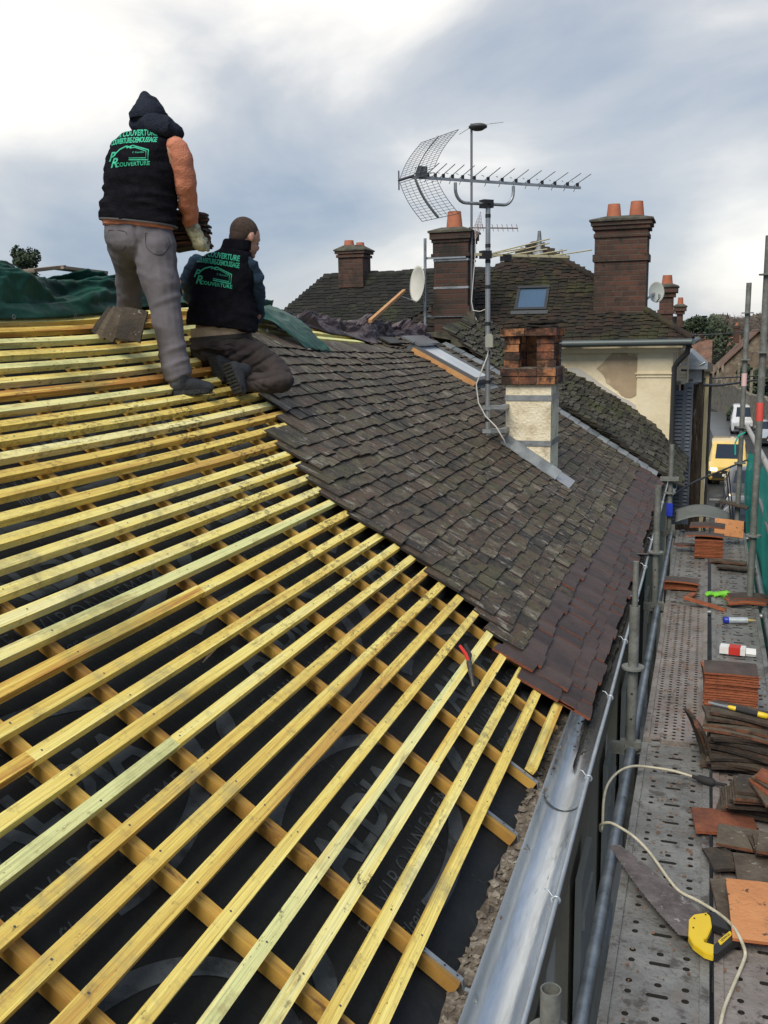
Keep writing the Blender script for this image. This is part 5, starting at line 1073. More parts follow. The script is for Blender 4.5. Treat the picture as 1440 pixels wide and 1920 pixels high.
# pliers hanging on a batten
pc=roof(.335,3.72,.03); pl_=thing('pliers','pliers with red and black handles hanging over a batten near the tile edge','pliers',pc)
pc=roof(.33,3.66,.035); A_=roof(.40,3.72,.05); 
mb=MB(); mb.tube([roof(.30,3.60,.01),roof(.335,3.63,.035),roof(.37,3.70,.042)],[.008,.010,.012],8); part('jaws',mb,mat('dark_tool_steel',[(.05,.045,.04),(.1,.09,.08)],scale=20,rough=.5,metal=.5),pl_)
mb=MB(); mb.tube([roof(.37,3.70,.042),roof(.40,3.74,.046),roof(.44,3.78,.043)],[.007,.008,.007],8); hh=part('handle',mb,REDP,pl_)
mb=MB(); mb.tube([roof(.37,3.70,.042),roof(.385,3.76,.046),roof(.425,3.83,.040)],[.007,.009,.008],8); part('handle',mb,BLACKR,pl_)
# wood splinter on the membrane
mb=MB(); a=roof(1.06,2.62,-.035); b=roof(1.10,2.83,-.03); mb.tube([a,a.lerp(b,.5),b],[.001,.009,.004],5); solo('wood_splinter',mb,mat('pink_splinter',[(.42,.27,.18),(.58,.42,.3)],scale=20,rough=.8),'thin pinkish wood splinter lying on the black membrane between two battens','splinter')
# ------------------------------------------------------------ people
AX=(yaw_r,yaw_f,Vector((0,0,1)))
SALM=mat('salmon_sweater',[(.46,.16,.095),(.62,.25,.155)],scale=8,rough=.95,bump=.5,bscale=120,dirt=[((.20,.09,.06),4,.60,.12,.5)])
FLEECE=mat('black_fleece',[(.006,.006,.009),(.014,.014,.019)],scale=30,rough=1,bump=.8,bscale=180,spec=.1)
HATM=mat('charcoal_knit',[(.016,.020,.032),(.03,.035,.05)],scale=30,rough=1,bump=.8,bscale=150,spec=.1)
GTR=mat('grey_work_trousers',[(.095,.088,.10),(.15,.138,.155)],scale=7,rough=.9,bump=.12,bscale=200,dirt=[((.08,.07,.07),4,.58,.15,.5)])
BTR=mat('dark_brown_trousers',[(.020,.015,.015),(.050,.038,.036)],scale=7,rough=.9,bump=.12,bscale=200,dirt=[((.06,.05,.045),6,.6,.1,.5)])
BLUS=mat('petrol_sweater',[(.012,.03,.055),(.022,.05,.085)],scale=8,rough=.95,bump=.4,bscale=120)
SKIN=mat('weathered_skin',[(.40,.21,.14),(.52,.29,.20)],scale=14,rough=.55,bump=.2)
HAIR=mat('buzzed_hair',[(.03,.018,.013),(.085,.055,.04)],scale=60,rough=.9,bump=.6,bscale=200)
GLOV=mat('stained_glove',[(.38,.36,.22),(.58,.56,.38)],scale=16,rough=.9,bump=.5,bscale=60,dirt=[((.10,.07,.05),9,.5,.1,.8)])
SHOE=mat('dark_work_shoe',[(.012,.014,.017),(.03,.033,.038)],scale=16,rough=.7,bump=.4)
SOLE=mat('shoe_sole',[(.02,.022,.024),(.04,.042,.044)],scale=30,rough=.85,bump=.8)
TEAL=mat('green_print',[(.035,.40,.24),(.06,.54,.33)],scale=40,rough=.8)
def ringloft(rows,axes=AX,n=30):
    """rows: (centre, half width, half depth, tilt)"""
    def f(mb):
        rs=[]
        for r in rows:
            c,a,b=r[0],r[1],r[2]; tl=r[3] if len(r)>3 else 0; q=[]
            for k in range(n):
                t=2*math.pi*k/n; ct,st=math.cos(t),math.sin(t); e=.82
                x=a*math.copysign(abs(ct)**e,ct); y=b*math.copysign(abs(st)**e,st); q.append(c+axes[0]*x+axes[1]*y+Vector((0,0,-tl*x/max(a,.001))))
            rs.append(q)
        mb.rings(rs,0)
    return f
def wrinkle(a,fx,fz,seed=0,b=0,fold=None):
    def g(c,n_):
        v=a*(rid((c.dot(yaw_r)*fx,c.z*fz,seed+c.dot(yaw_f)*fx))-1)+b*noise.noise(c*70)
        if fold: v+=fold(c)
        return c+n_*v
    return g
def decal(parts_,c,u,v,tgt,m,par,name,off=.0025,d=None):
    d=d or yaw_f; me=tgt.data; bv=BVHTree.FromPolygons([w.co+ORG[par] for w in me.vertices],[list(p.vertices) for p in me.polygons])
    mb=MB()
    for vs,fs in parts_:
        out=[]
        for p in vs:
            o=c+u*p.x+v*p.y-d*.6; hit=bv.ray_cast(o,d)
            out.append((hit[0]-d*off) if hit[0] is not None and (hit[0]-o).dot(d)<.64 else None)
        ok=[f for f in fs if all(out[i] is not None for i in f)]
        mb.add([q if q is not None else c for q in out],ok,0,.5)
    return part(name,mb,m,par)
def shiftvf(vf,dx,dy,s=1,sh=0): return ([Vector((v.x*s+dx+v.y*s*sh,v.y*s+dy,0)) for v in vf[0]],vf[1])
def fine(vf,L_=.012):  # split long edges so print follows the cloth
    bm=bmesh.new(); vv=[bm.verts.new(v) for v in vf[0]]
    for f in vf[1]:
        try: bm.faces.new([vv[i] for i in f])
        except ValueError: pass
    bmesh.ops.triangulate(bm,faces=bm.faces)
    for _ in range(3):
        e=[e for e in bm.edges if e.calc_length()>L_]
        if e: bmesh.ops.subdivide_edges(bm,edges=e,cuts=1)
    bmesh.ops.triangulate(bm,faces=bm.faces); bm.verts.index_update(); r=([v.co.copy() for v in bm.verts],[[v.index for v in f.verts] for f in bm.faces]); bm.free(); return r
def stroke(pl,w_):
    vs=[];fs=[];n=len(pl)
    for i,(x,y) in enumerate(pl):
        a=Vector(pl[max(i-1,0)]);b=Vector(pl[min(i+1,n-1)]); d=(b-a).normalized(); nn=Vector((-d.y,d.x))*w_/2; vs+=[Vector((x+nn.x,y+nn.y,0)),Vector((x-nn.x,y-nn.y,0))]
    return vs,[(2*i,2*i+1,2*i+3,2*i+2) for i in range(n-1)]
def vestprint(scale):
    L=[]
    L.append(shiftvf(textmesh('PR COUVERTURE',.040,.0012,1.0,.0,.66),.024,.080)); L.append(shiftvf(textmesh('COUVERTURE-DEMOUSSAGE',.036,.0011,.88,0,.54),.014,.045))
    L.append(stroke([(-.075,-.022),(-.045,.006),(-.012,.019),(.012,.012)],.006)); L.append(stroke([(-.012,.010),(.018,.021),(.095,-.004),(.095,-.050),(.004,-.046)],.006))
    L.append(stroke([(.004,.008),(.030,.011),(.085,-.010),(.085,-.041),(.004,-.038)],.004))
    L.append(shiftvf(textmesh('P',.058,.0012,1,.35),-.088,-.026)); L.append(shiftvf(textmesh('R',.062,.0012,1,.3),-.072,-.056))
    L.append(shiftvf(textmesh('COUVERTURE',.025,.0006,1.05),.022,-.066)); L.append(shiftvf(textmesh('P. Ramdini',.013,.0),.048,-.014))
    return [fine(([v*scale for v in vs],fs)) for vs,fs in L]
# --- standing roofer
S=lambda px,py,d=0.0: atY(px,py,4.42+d)
man=thing('person','person standing on battens, dark hat, printed vest, salmon sleeves, arms full of tiles','person',S(330,748))
# body: one continuous figure
skul=S(282,222,.03)
body=[ell(skul,(.070,.088,.10),AX),cap((skul+yaw_f*.085+Vector((0,0,-.005)),.014),(skul+yaw_f*.10+Vector((0,0,-.025)),.016)),
 cap((skul-Vector((0,0,.06)),.052),(S(278,262),.055)),ringloft([(S(276,262),.06,.055),(S(272,275),.15,.10),(S(268,310),.155,.12),(S(264,370),.145,.115),(S(258,415),.135,.11),(S(257,440),.135,.11)]),
 cap((S(325,280),.048),(S(346,345,.06),.042),(S(354,388,.14),.036),(S(359,420,.20),.028),(S(366,445,.22),.026)),
 cap((S(232,288,.02),.044),(S(226,350,.16),.038),(S(250,395,.33),.030),(S(310,430,.39),.024),(S(334,445,.36),.026)),
 cap((S(292,455),.075),(S(302,525),.07),(S(314,592),.05),(S(324,650),.052),(S(330,715),.042),(S(332,733),.038)),
 cap((S(238,450,.02),.085),(S(243,500,.14),.070),(S(243,540,.24),.052),(S(240,590,.28),.042),(S(240,603,.28),.038))]
remesh('body',body,SKIN,.012,man,3)
tr=[ell(S(260,442),(.176,.14,.125),AX),ell(S(236,452,.0),(.085,.10,.11),AX),ell(S(290,455,.0),(.092,.10,.12),AX),ringloft([(S(258,417),.160,.118,.014),(S(259,440),.170,.125,.01)]),
 cap((S(292,462),.112),(S(299,520),.104),(S(311,580),.084),(S(319,640),.074),(S(327,682),.074),(S(330,695),.079)),
 cap((S(236,462,.02),.10),(S(243,500,.13),.082),(S(243,540,.22),.073),(S(240,575,.27),.072),(S(239,592,.28),.072))]
def legfold(c):
    k=0
    for (px,py,am,sg) in ((300,475,.012,.02),(285,500,.010,.016),(322,560,.009,.016),(326,655,.010,.014),(322,685,.012,.013),(330,708,.012,.012),(244,505,.01,.014),(240,560,.012,.013)):
        p=S(px,py); zz=(c.z-p.z)+.35*(c-p).dot(yaw_r)*(1 if px%4<2 else -1); k+=am*math.exp(-(zz/sg)**2)*(1 if abs((c-p).dot(yaw_r))<.12 else 0)
    return k
TRO=remesh('trousers',tr,GTR,.0085,man,3,wrinkle(.007,4,5,3,.0,lambda c:1.0*legfold(c)*(.55+.9*noise.noise(c*5))-.012*math.exp(-(((c-S(264,455)).dot(yaw_r)+.02*math.sin(c.z*9))/.010)**2)*sm(S(0,490).z,S(0,470).z,c.z)*sm(S(0,418).z,S(0,435).z,c.z)+.004*math.sin(((c-S(300,600)).dot(yaw_r)*60+c.z*26))*sm(S(0,650).z,S(0,690).z,c.z)))
sw=[ringloft([(S(259,428),.178,.136,.016),(S(259,410),.178,.138,.012),(S(262,380),.17,.13)]),
 cap((S(330,278),.058),(S(340,298,.02),.058),(S(348,345,.06),.056),(S(352,385,.13),.053),(S(357,412,.18),.043),(S(359,424,.20),.04)),
 cap((S(228,285,.02),.055),(S(226,350,.14),.052),(S(250,395,.32),.046),(S(308,430,.38),.042),(S(322,440,.37),.038)),ell(S(272,300),(.17,.12,.10),AX)]
remesh('sweater',sw,SALM,.009,man,3,wrinkle(.008,7,10,7,0))
vs_=[ringloft([(S(260,419),.192,.150,.022),(S(261,395),.187,.152,.008),(S(264,350),.182,.152),(S(267,300),.176,.150),(S(268,272),.160,.135),(S(272,256),.118,.11),(S(279,246),.07,.085)])]
vest=remesh('vest',vs_,FLEECE,.009,man,3,wrinkle(.010,4,14,11,0,lambda c:.009*abs(math.sin(c.z*52+c.dot(yaw_r)*7))*sm(S(0,320).z,S(0,370).z,c.z)*(.3+.7*sm(-.02,-.16,(c-S(262,380)).dot(yaw_r)))))
mb=MB(); ringloft([(S(260,420.5),.193,.151,.022),(S(260,417.5),.195,.153,.022)])(mb); part('hem_piping',mb,plain('grey_piping',(.12,.12,.13),.8),vest)
c=S(256,292); u=(yaw_r+Vector((0,0,.03))).normalized(); decal(vestprint(1.02),c,u,(Vector((0,0,1))+yaw_r*.10).normalized(),vest,TEAL,man,'printed_lettering')
hood=[cap((S(258,232,.0),.042),(S(285,233,-.05),.052),(S(312,238,-.03),.056),(S(330,250,.03),.042)),cap((S(330,250,.03),.042),(S(318,252,.12),.04)),cap((S(258,232),.042),(S(262,238,.12),.04)),ell(S(284,238,.02),(.10,.09,.05),AX)]
remesh('hood',hood,HATM,.008,man,3,wrinkle(.007,10,10,5,0))
hat=[ell(S(279,217,.02),(.089,.103,.072),AX),cap((S(279,212,.02),.080),(S(277,199,.02),.070),(S(274,188,.02),.052),(S(272,180,.02),.030))]
ht=remesh('hat',hat,HATM,.007,man,3,wrinkle(.004,8,16,2,0))
mb=MB(); ringloft([(S(279,226,.02),.090,.104),(S(279,216,.02),.0945,.108),(S(279,213,.02),.091,.105)])(mb); part('hat_cuff',mb,HATM,ht)
# right glove: cuff, palm, five bent fingers closed on the tiles
w0=S(360,424,.2); w1=S(370,446,.22); pm=S(375,457,.23)
fd=(yaw_f*.8+yaw_r*-.35+Vector((0,0,-.25))).normalized()
gl=[cap((w0,.038),(w1,.040)),ell(pm,(.040,.045,.040),AX)]
for k,(o,l) in enumerate(((-.030,.062),(-.010,.072),(.011,.068),(.030,.054))):
    b=pm+Vector((0,0,o*.8))+yaw_r*.022+yaw_f*.02; gl.append(cap((b,.0135),(b+yaw_f*l*.6+yaw_r*.012,.0125),(b+yaw_f*l-yaw_r*.018,.0115),(b+yaw_f*l*1.02-yaw_r*.045,.010)))
gl.append(cap((pm+Vector((0,0,.03))-yaw_f*.01,.015),(pm+Vector((0,0,.058))+yaw_f*.02-yaw_r*.02,.0135),(pm+Vector((0,0,.066))+yaw_f*.05-yaw_r*.04,.011)))
remesh('glove',gl,GLOV,.0055,man,2,wrinkle(.004,22,22,1,0))
lp_=S(335,462,.36); gl=[cap((S(312,432,.38),.034),(lp_,.036)),ell(lp_,(.045,.045,.024),AX)]
for k in range(4):
    b=lp_+yaw_r*.03+yaw_f*(-.03+.02*k); gl.append(cap((b,.0125),(b+yaw_r*(.04+.006*(k%3)),.012),(b+yaw_r*.065+Vector((0,0,.012)),.010)))
gl.append(cap((lp_-yaw_f*.04,.014),(lp_-yaw_f*.055+yaw_r*.04,.011)))
remesh('glove',gl,GLOV,.0055,man,2)
def shoe(pl,heel,toe,up,name='shoe',r=.038):
    d=(toe-heel); l=d.length; d.normalize(); sd=up.cross(d).normalized(); A_=(sd,d,up)
    rows=lambda z,k:[ (heel+d*l*t+up*z, w_*k) for t,w_ in ((0,.030),(.15,.037),(.4,.036),(.65,.044),(.85,.042),(1.0,.026))]
    pr=[cap((heel+up*.042+d*.03,r),(heel+d*l*.45+up*.045,r*1.02),(heel+d*l*.72+up*.032,.034),(heel+d*l*.93+up*.026,.027)),cap((heel+up*.05+d*.045,.041),(heel+up*.10+d*.05,.044)),
        cap((heel+d*.03+up*.026+sd*.008,.027),(heel+d*l*.95+up*.022+sd*.010,.024)),cap((heel+d*.03+up*.026-sd*.008,.027),(heel+d*l*.95+up*.022-sd*.010,.024))]
    s=remesh(name,pr,SHOE,.0065,pl,2)
    mb=MB(); rs=[]
    out=[(0,-.0),(.02,.028),(.3,.036),(.5,.035),(.72,.044),(.9,.036),(1.03,.0),(.9,-.036),(.72,-.044),(.5,-.035),(.3,-.036),(.02,-.028)]
    f=lambda x,y,z: heel+d*(x*l)+sd*y+up*z
    mb.rings([[f(x,y,z) for x,y in out] for z in (-.004,.018)],0,True,None,True)
    for k in range(9): t=.06+k*.11; mb.box(f(t,0,-.006),(.034,.007,.004),A_)
    part('sole',mb,SOLE,s); 
    mb=MB(); mb.tube([f(.38,.022,.085),f(.5,0,.078),f(.38,-.022,.09),f(.3,.0,.098),f(.42,.03,.075)],.0022,5); part('laces',mb,plain('grey_lace',(.2,.21,.22),.8) if 'grey_lace' not in bpy.data.materials else bpy.data.materials['grey_lace'],s)
    return s
RN=Vector((SP,0,CP))
hl_=S(322,739,-.05); dr_=(yaw_r*.86+yaw_f*.5+Vector((0,0,0.02))).normalized(); shoe(man,hl_,hl_+dr_*.215,(Vector((0,0,1))-dr_*dr_.z).normalized())
hl2=S(236,606,.26); shoe(man,hl2,hl2+(yaw_r*.15+yaw_f*.97+Vector((0,0,.1))).normalized()*.23,Vector((0,0,1)))
# tiles in his arms
for k in range(15):
    y=468-k*4.7; x=361-.6*k+(2 if k%2 else -2)
    c=S(x,y,.30); tilething('old',c,(R.uniform(-.06,.06),-.02+.012*k+R.uniform(-.08,.08),math.atan2(yaw_r.y,yaw_r.x)+R.uniform(-.22,.22)),'dark old tile in the fanned stack held in the standing roofer\'s arms','tiles held by the standing roofer',w_=.19,l_=.15,t_=.011,cam_=.005)
# tiles leaning at his raised foot
def stand(px,py,hw,hh,Y,lean,yaw,label):
    c=atY(px,py,Y); me=tilething('old',c,(0,0,0),label,None,w_=hw*2,l_=hh*2,t_=.013,cam_=.006)
    me.rotation_euler=(math.radians(90)-lean,0,0); me.rotation_euler=(Matrix.Rotation(yaw,4,'Z')@Matrix.Rotation(math.radians(72),4,'X')@Matrix.Rotation(lean,4,'Z')).to_euler()
base_y=math.atan2(yaw_r.y,yaw_r.x)
stand(248,610,.066,.082,4.22,-.20,base_y-.1,'dark old tile propped upright at the roofer\'s raised foot, rightmost and nearest of the group')
stand(232,610,.055,.082,4.30,-.22,base_y-.15,'old tile propped behind the rightmost one at the raised foot')
stand(217,612,.040,.078,4.27,-.45,base_y-.3,'reddish old tile leaning in the middle of the group at the raised foot')
stand(206,606,.030,.085,4.33,-.55,base_y-.4,'narrow looking old tile leaning left behind the reddish one at the raised foot')
stand(196,604,.028,.080,4.38,-.62,base_y-.4,'leftmost leaning old tile of the group at the raised foot')
for (x0,y0,x1,y1) in ((218,437,250,441),(282,441,318,448)):
    bv=BVHTree.FromPolygons([w.co+ORG[man] for w in TRO.data.vertices],[list(q.vertices) for q in TRO.data.polygons]); P=[]
    for (px,py) in ((x0,y0),(x1,y1),(x1-3,y1+26),((x0+x1)/2,y1+32),(x0+3,y0+26),(x0,y0)):
        h=bv.ray_cast(S(px,py)-yaw_f*.6,yaw_f); P.append((h[0] if h[0] else S(px,py))-yaw_f*.0)
    mb=MB(); mb.tube(spline(P,5),.0022,5); part('pocket_seam',mb,plain('dark_grey_thread',(.05,.047,.055),.9) if 'dark_grey_thread' not in bpy.data.materials else bpy.data.materials['dark_grey_thread'],TRO)
# --- kneeling roofer
K=lambda px,py,d=0.0: atY(px,py,5.0+d)
km=thing('person','person kneeling on the tile edge, shaved head, black printed vest, blue sleeves, dark brown trousers','person',K(450,735))
hc_=K(459,443,.06); fwd=(yaw_r*.72+yaw_f*.69).normalized(); sid=fwd.cross(Vector((0,0,1))).normalized(); up_=(Vector((0,0,1))*.93+fwd*.30).normalized(); fw2=(fwd*.93-Vector((0,0,1))*.34).normalized()
HA=(sid,fw2,up_)
hp=lambda a,b,c_: hc_+sid*a+fw2*b+up_*c_
body=[ell(hp(0,0,.012),(.072,.090,.082),HA),ell(hp(0,.028,-.045),(.055,.062,.055),HA),cap((hp(0,.085,-.01),.010),(hp(0,.100,-.028),.013),(hp(0,.096,-.036),.013)),
 cap((hp(-.02,.078,-.062),.010),(hp(.02,.078,-.062),.010)),cap((hp(-.014,.070,-.088),.016),(hp(.014,.070,-.088),.016)),cap((hp(.03,.074,.008),.012),(hp(-.03,.074,.008),.012)),
 ell(hp(.074,-.002,-.012),(.010,.018,.028),HA),ell(hp(-.074,-.002,-.012),(.010,.018,.028),HA),
 cap((hp(0,-.02,-.05),.056),(K(444,480,0),.058)),ringloft([(K(440,478),.06,.055),(K(424,496),.10,.08),(K(418,530),.14,.105),(K(416,580),.14,.105),(K(414,625),.145,.115)]),
 cap((K(462,505,.04),.036),(K(480,545,.10),.04),(K(483,590,.20),.034),(K(470,610,.34),.028),(K(462,615,.40),.024)),
 cap((K(374,503,.05),.036),(K(349,525,.14),.04),(K(356,560,.28),.034),(K(385,590,.42),.028),(K(395,595,.46),.024)),
 cap((K(430,655,.02),.09),(K(476,670,.05),.062),(K(512,694,.05),.05),(K(518,704,.02),.042),(K(520,712,-.03),.038),(K(490,714,-.09),.038),(K(452,712,-.15),.036)),
 cap((K(395,655,.05),.10),(K(440,690,.2),.08),(K(500,705,.30),.062),(K(490,712,.26),.05),(K(430,703,.12),.045),(K(415,700,.08),.038))]
# hands with fingers, busy on the tiles in front of him
for (c,s_) in ((K(458,618,.44),1),(K(400,598,.50),-1)):
    body.append(ell(c,(.036,.040,.018),AX)); body.append(cap((c-yaw_f*.06,.024),(c,.026)))
    for k,(o,l) in enumerate(((-.030,.05),(-.011,.062),(.009,.058),(.028,.046))):
        b=c+yaw_r*o+yaw_f*.032; body.append(cap((b,.009),(b+yaw_f*l*.6+Vector((0,0,.006)),.0085),(b+yaw_f*l-Vector((0,0,.012)),.0075)))
    body.append(cap((c-yaw_r*.03*s_,.011),(c-yaw_r*.055*s_+yaw_f*.02,.010),(c-yaw_r*.06*s_+yaw_f*.045-Vector((0,0,.008)),.0085)))
bd=remesh('body',body,SKIN,.0062,km,2)
for sx_ in (-1,1):
    mb=MB(); ell(hp(.026*sx_,.0795,-.012),(.009,.006,.0055),HA)(mb); part('eye',mb,plain('eye_white',(.5,.48,.45),.3) if 'eye_white' not in bpy.data.materials else bpy.data.materials['eye_white'],bd)
def hairfn(c,n_): return c+n_*.0006*noise.noise(c*200)
remesh('hair',[ell(hp(0,-.010,.020),(.0755,.086,.083),HA),ell(hp(0,-.045,-.022),(.058,.045,.055),HA)],HAIR,.006,km,2,hairfn)
vv=[ringloft([(K(418,615,.0),.200,.165,.03),(K(417,590),.195,.165,.01),(K(416,550),.190,.155),(K(417,515),.186,.145),(K(421,492),.165,.125),(K(430,476),.118,.10),(K(441,466,.02),.078,.075),(K(444,456,.03),.073,.074)])]
kv=remesh('vest',vv,FLEECE,.009,km,3,wrinkle(.012,6,9,21,0))
mb=MB(); ringloft([(K(442,470,.02),.086,.082,-.0),(K(446,452,.03),.080,.080,.006)])(mb); ringloft([(K(446,452,.03),.080,.080,.006),(K(446.5,450,.03),.074,.074,.006)])(mb); part('collar',mb,FLEECE,kv)
u=(yaw_r-Vector((0,0,.17))).normalized(); decal(vestprint(1.08),K(408,511),u,(Vector((0,0,1))+yaw_r*.13).normalized(),kv,TEAL,km,'printed_lettering')
sl_=[cap((K(466,497,.02),.055),(K(477,520,.05),.056),(K(481,555,.12),.052),(K(482,590,.20),.046),(K(472,606,.32),.036)),cap((K(370,495,.04),.055),(K(354,522,.12),.050),(K(356,556,.26),.044),(K(380,585,.40),.036)),ell(K(420,520),(.17,.12,.09),AX)]
remesh('sweater',sl_,BLUS,.009,km,3,wrinkle(.010,9,14,17,0))
mb=MB(); ringloft([(K(414,632),.168,.135,-.012),(K(415,612),.172,.14,-.012)])(mb); part('shirt_hem',mb,mat('beige_shirt',[(.30,.22,.15),(.42,.33,.24)],scale=9,rough=.9,bump=.4),km)
mb=MB(); ringloft([(K(414,637),.176,.142,-.012),(K(414,629),.177,.143,-.012)])(mb); part('belt',mb,plain('black_belt',(.02,.018,.017),.6),km)
kt=[ell(K(412,655,.02),(.172,.150,.105),AX),ringloft([(K(414,634,.0),.172,.138,-.012),(K(413,655),.178,.15)]),
 cap((K(432,655),.118),(K(476,668,.04),.098),(K(515,694,.04),.084),(K(528,712,.02),.070)),cap((K(530,716,-.03),.062),(K(490,717,-.10),.062),(K(462,714,-.14),.055)),
 cap((K(395,660,.05),.12),(K(440,690,.2),.10),(K(500,702,.30),.082)),cap((K(490,708,.26),.07),(K(430,700,.12),.062))]
def kfold(c):
    k=0
    for (px,py,am,sg,sl2) in ((440,665,.012,.012,-.5),(470,668,.012,.012,-.7),(490,680,.012,.011,-.6),(505,705,.010,.010,-.2),(475,712,.010,.010,.9),(500,722,.009,.010,.6),(400,660,.012,.013,.4)):
        p=K(px,py); zz=(c.z-p.z)+sl2*(c-p).dot(yaw_r); k-=am*math.exp(-(zz/sg)**2)*math.exp(-((c-p).dot(yaw_r)/.10)**2)
    return k
kt_=remesh('trousers',kt,BTR,.0075,km,2,wrinkle(.012,6,6,31,.0,kfold))
def oshoe(heel,toe,upn,par): return shoe(par,heel,toe,upn)
# right boot seen sole on
t_=K(448,738,-.24); h_=K(424,680,-.26); shoe(km,h_,t_,(yaw_f*.75+yaw_r*.65).normalized())
t_=K(414,716,-.12); h_=K(398,668,-.15); shoe(km,h_,t_,(yaw_f*.75+yaw_r*.65).normalized())
mb=MB(); a=K(393,648,-.147); mb.tube([a,a+yaw_r*.06+Vector((0,0,.003)),a+yaw_r*.13+Vector((0,0,.016)),a+yaw_r*.135-Vector((0,0,.012)),a+yaw_r*.06-Vector((0,0,.026)),a+yaw_r*.015-Vector((0,0,.016))],.0035,5); part('pocket_seam',mb,BTR,kt_)
# ------------------------------------------------------------ ground, street, distance
mb=MB(); mb.add([(-400,-60,-.02),(400,-60,-.02),(400,900,-.02),(-400,900,-.02)],[(0,1,2,3)]); solo('ground',mb,GRASS,kind='structure')
def ribbon(name,m,left,right,z):
    mb=MB(); n=len(left); mb.add([(x,y,z) for x,y in left]+[(x,y,z) for x,y in right],[(i,n+i,n+i+1,i+1) for i in range(n-1)]); return solo(name,mb,m,kind='structure')
CL=[(.25,-30),(.25,60),(-.6,80),(-3,100),(-9,130),(-20,170)]
ribbon('road',ASPH,CL,[(5.6,-30),(5.2,50),(3.2,70),(1.3,88),(-3.2,118),(-13,160)],0.0)
PAVE=mat('worn_pavement',[(.025,.025,.024),(.045,.044,.042),(.07,.067,.06)],scale=2,rough=.9,bump=.4)
mb=MB()
for i in range(34): mb.bx(-.50,.24,-30+i*2.2,-30+i*2.2+2.19,-.01,.10)
solo('pavement',mb,PAVE,kind='structure')
mb=MB(); mb.bx(5.61,7.2,-30,48,-.01,.11); solo('far_pavement',mb,PAVE,kind='structure')
mb=MB(); mb.add([(.3,42.0,.004),(4.8,42.0,.004),(4.8,42.5,.004),(.3,42.5,.004)],[(0,1,2,3)]); mb.add([(1.2,50,.004),(2.6,50,.004),(1.6,88,.004),(-.2,88,.004)],[(0,1,2,3)],1)
solo('road_line_and_sheen',mb,[mat('worn_line',[(.12,.12,.12),(.22,.22,.21)],scale=3,rough=.7),mat('painted_sheen_tarmac',[(.07,.08,.09),(.12,.13,.145)],scale=.8,rough=.3)],kind='structure')  # worn line, plus a strip with wet sheen painted as paler tarmac
# vine covered house end, yellow house
VINE=mat('streaked_wall',[(.022,.016,.011),(.06,.045,.03),(.13,.105,.075)],scale=3,rough=.95,stretch=(6,6,.5),bump=1,bscale=30,dirt=[((.45,.42,.34),4,.58,.05,.8,(7,7,.6)),((.015,.012,.008),4,.55,.08,.8,(5,5,.7))])
YEL=mat('yellow_stucco',[(.55,.47,.26),(.68,.60,.38)],scale=2,rough=.95,bump=.3,dirt=[((.1,.08,.05),3,.66,.05,.6)])
vh=thing('vine_house','narrow house end covered with bare dark vines beside the blue grey shutters','house',(-1.5,18,0))
zt_=CZ-.70
mb=MB(); mb.bx(-3.2,-.06,17.9,21.6,0,zt_); part('wall',mb,VINE,vh)
mb=MB(); a=atY(1297,672,17.5); b=atY(1318,652,17.5); mb.hexa([Vector((-3.3,17.6,zt_+.01)),Vector((.0,17.6,zt_+.01)),Vector((.0,21.7,zt_+.01)),Vector((-3.3,21.7,zt_+.01)),Vector((-3.3,18.4,zt_+.38)),Vector((-.30,18.2,zt_+.30)),Vector((-.30,21.2,zt_+.30)),Vector((-3.3,21.2,zt_+.38))]); part('zinc_roof',mb,ZINCD,vh)
mb=MB(); mb.bx(-.30,-.10,17.72,17.88,zt_-.02,zt_+.0); mb.bx(-.33,-.09,17.84,17.895,zt_-.22,zt_-.03); part('white_box',mb,mat('whitish_fascia',[(.42,.45,.47),(.58,.6,.6)],scale=4,rough=.7),vh)
mb=MB(); mb.tube([(-.05,17.75,zt_+.12),(-.2,17.7,zt_+.04),(-.36,17.75,zt_-.08),(-.37,17.75,zt_-1.2)],.028,8); part('pale_pipe',mb,GALV,vh)
mb=MB()
for k in range(60):
    x=R.uniform(-.5,-.07) if R.random()<.6 else -.045; y=17.88 if x<-.05 else R.uniform(17.9,21.5); z=R.uniform(.2,4); P=[Vector((x,y,z))]; 
    for j in range(14): P.append(P[-1]+Vector((R.uniform(-.03,.03) if y<17.9 else 0,R.uniform(-.05,.05) if y>17.89 else R.uniform(-.015,.012),.17)))
    P=[p for p in P if p.z<zt_-.1]
    if len(P)>3: mb.tube(P,[.014-.008*i/len(P) for i in range(len(P))],4)
part('bare_vine',mb,mat('vine_bark',[(.03,.02,.014),(.07,.05,.035)],scale=9,rough=.95),vh,stuff=True)
yh=thing('yellow_house','narrow pale yellow house front just beyond the vine covered house end','house',(-2,25,0))
mb=MB(); mb.bx(-3.2,.04,22.0,27,0,CZ-.92); part('wall',mb,YEL,yh)
mb=MB(); mb.hexa([Vector(v) for v in ((-3.3,21.9,CZ-.91),(.12,21.9,CZ-.91),(.12,27.1,CZ-.91),(-3.3,27.1,CZ-.91),(-3.3,23.5,CZ-.45),(-.8,23.5,CZ-.45),(-.8,25.5,CZ-.45),(-3.3,25.5,CZ-.45))]); part('roof',mb,MOSSR,yh)
mb=MB(); mb.tube([(.075,22.02,CZ-.95),(.075,22.02,1)],.03,8); part('downpipe',mb,bpy.data.materials['dark_downpipe'],yh)
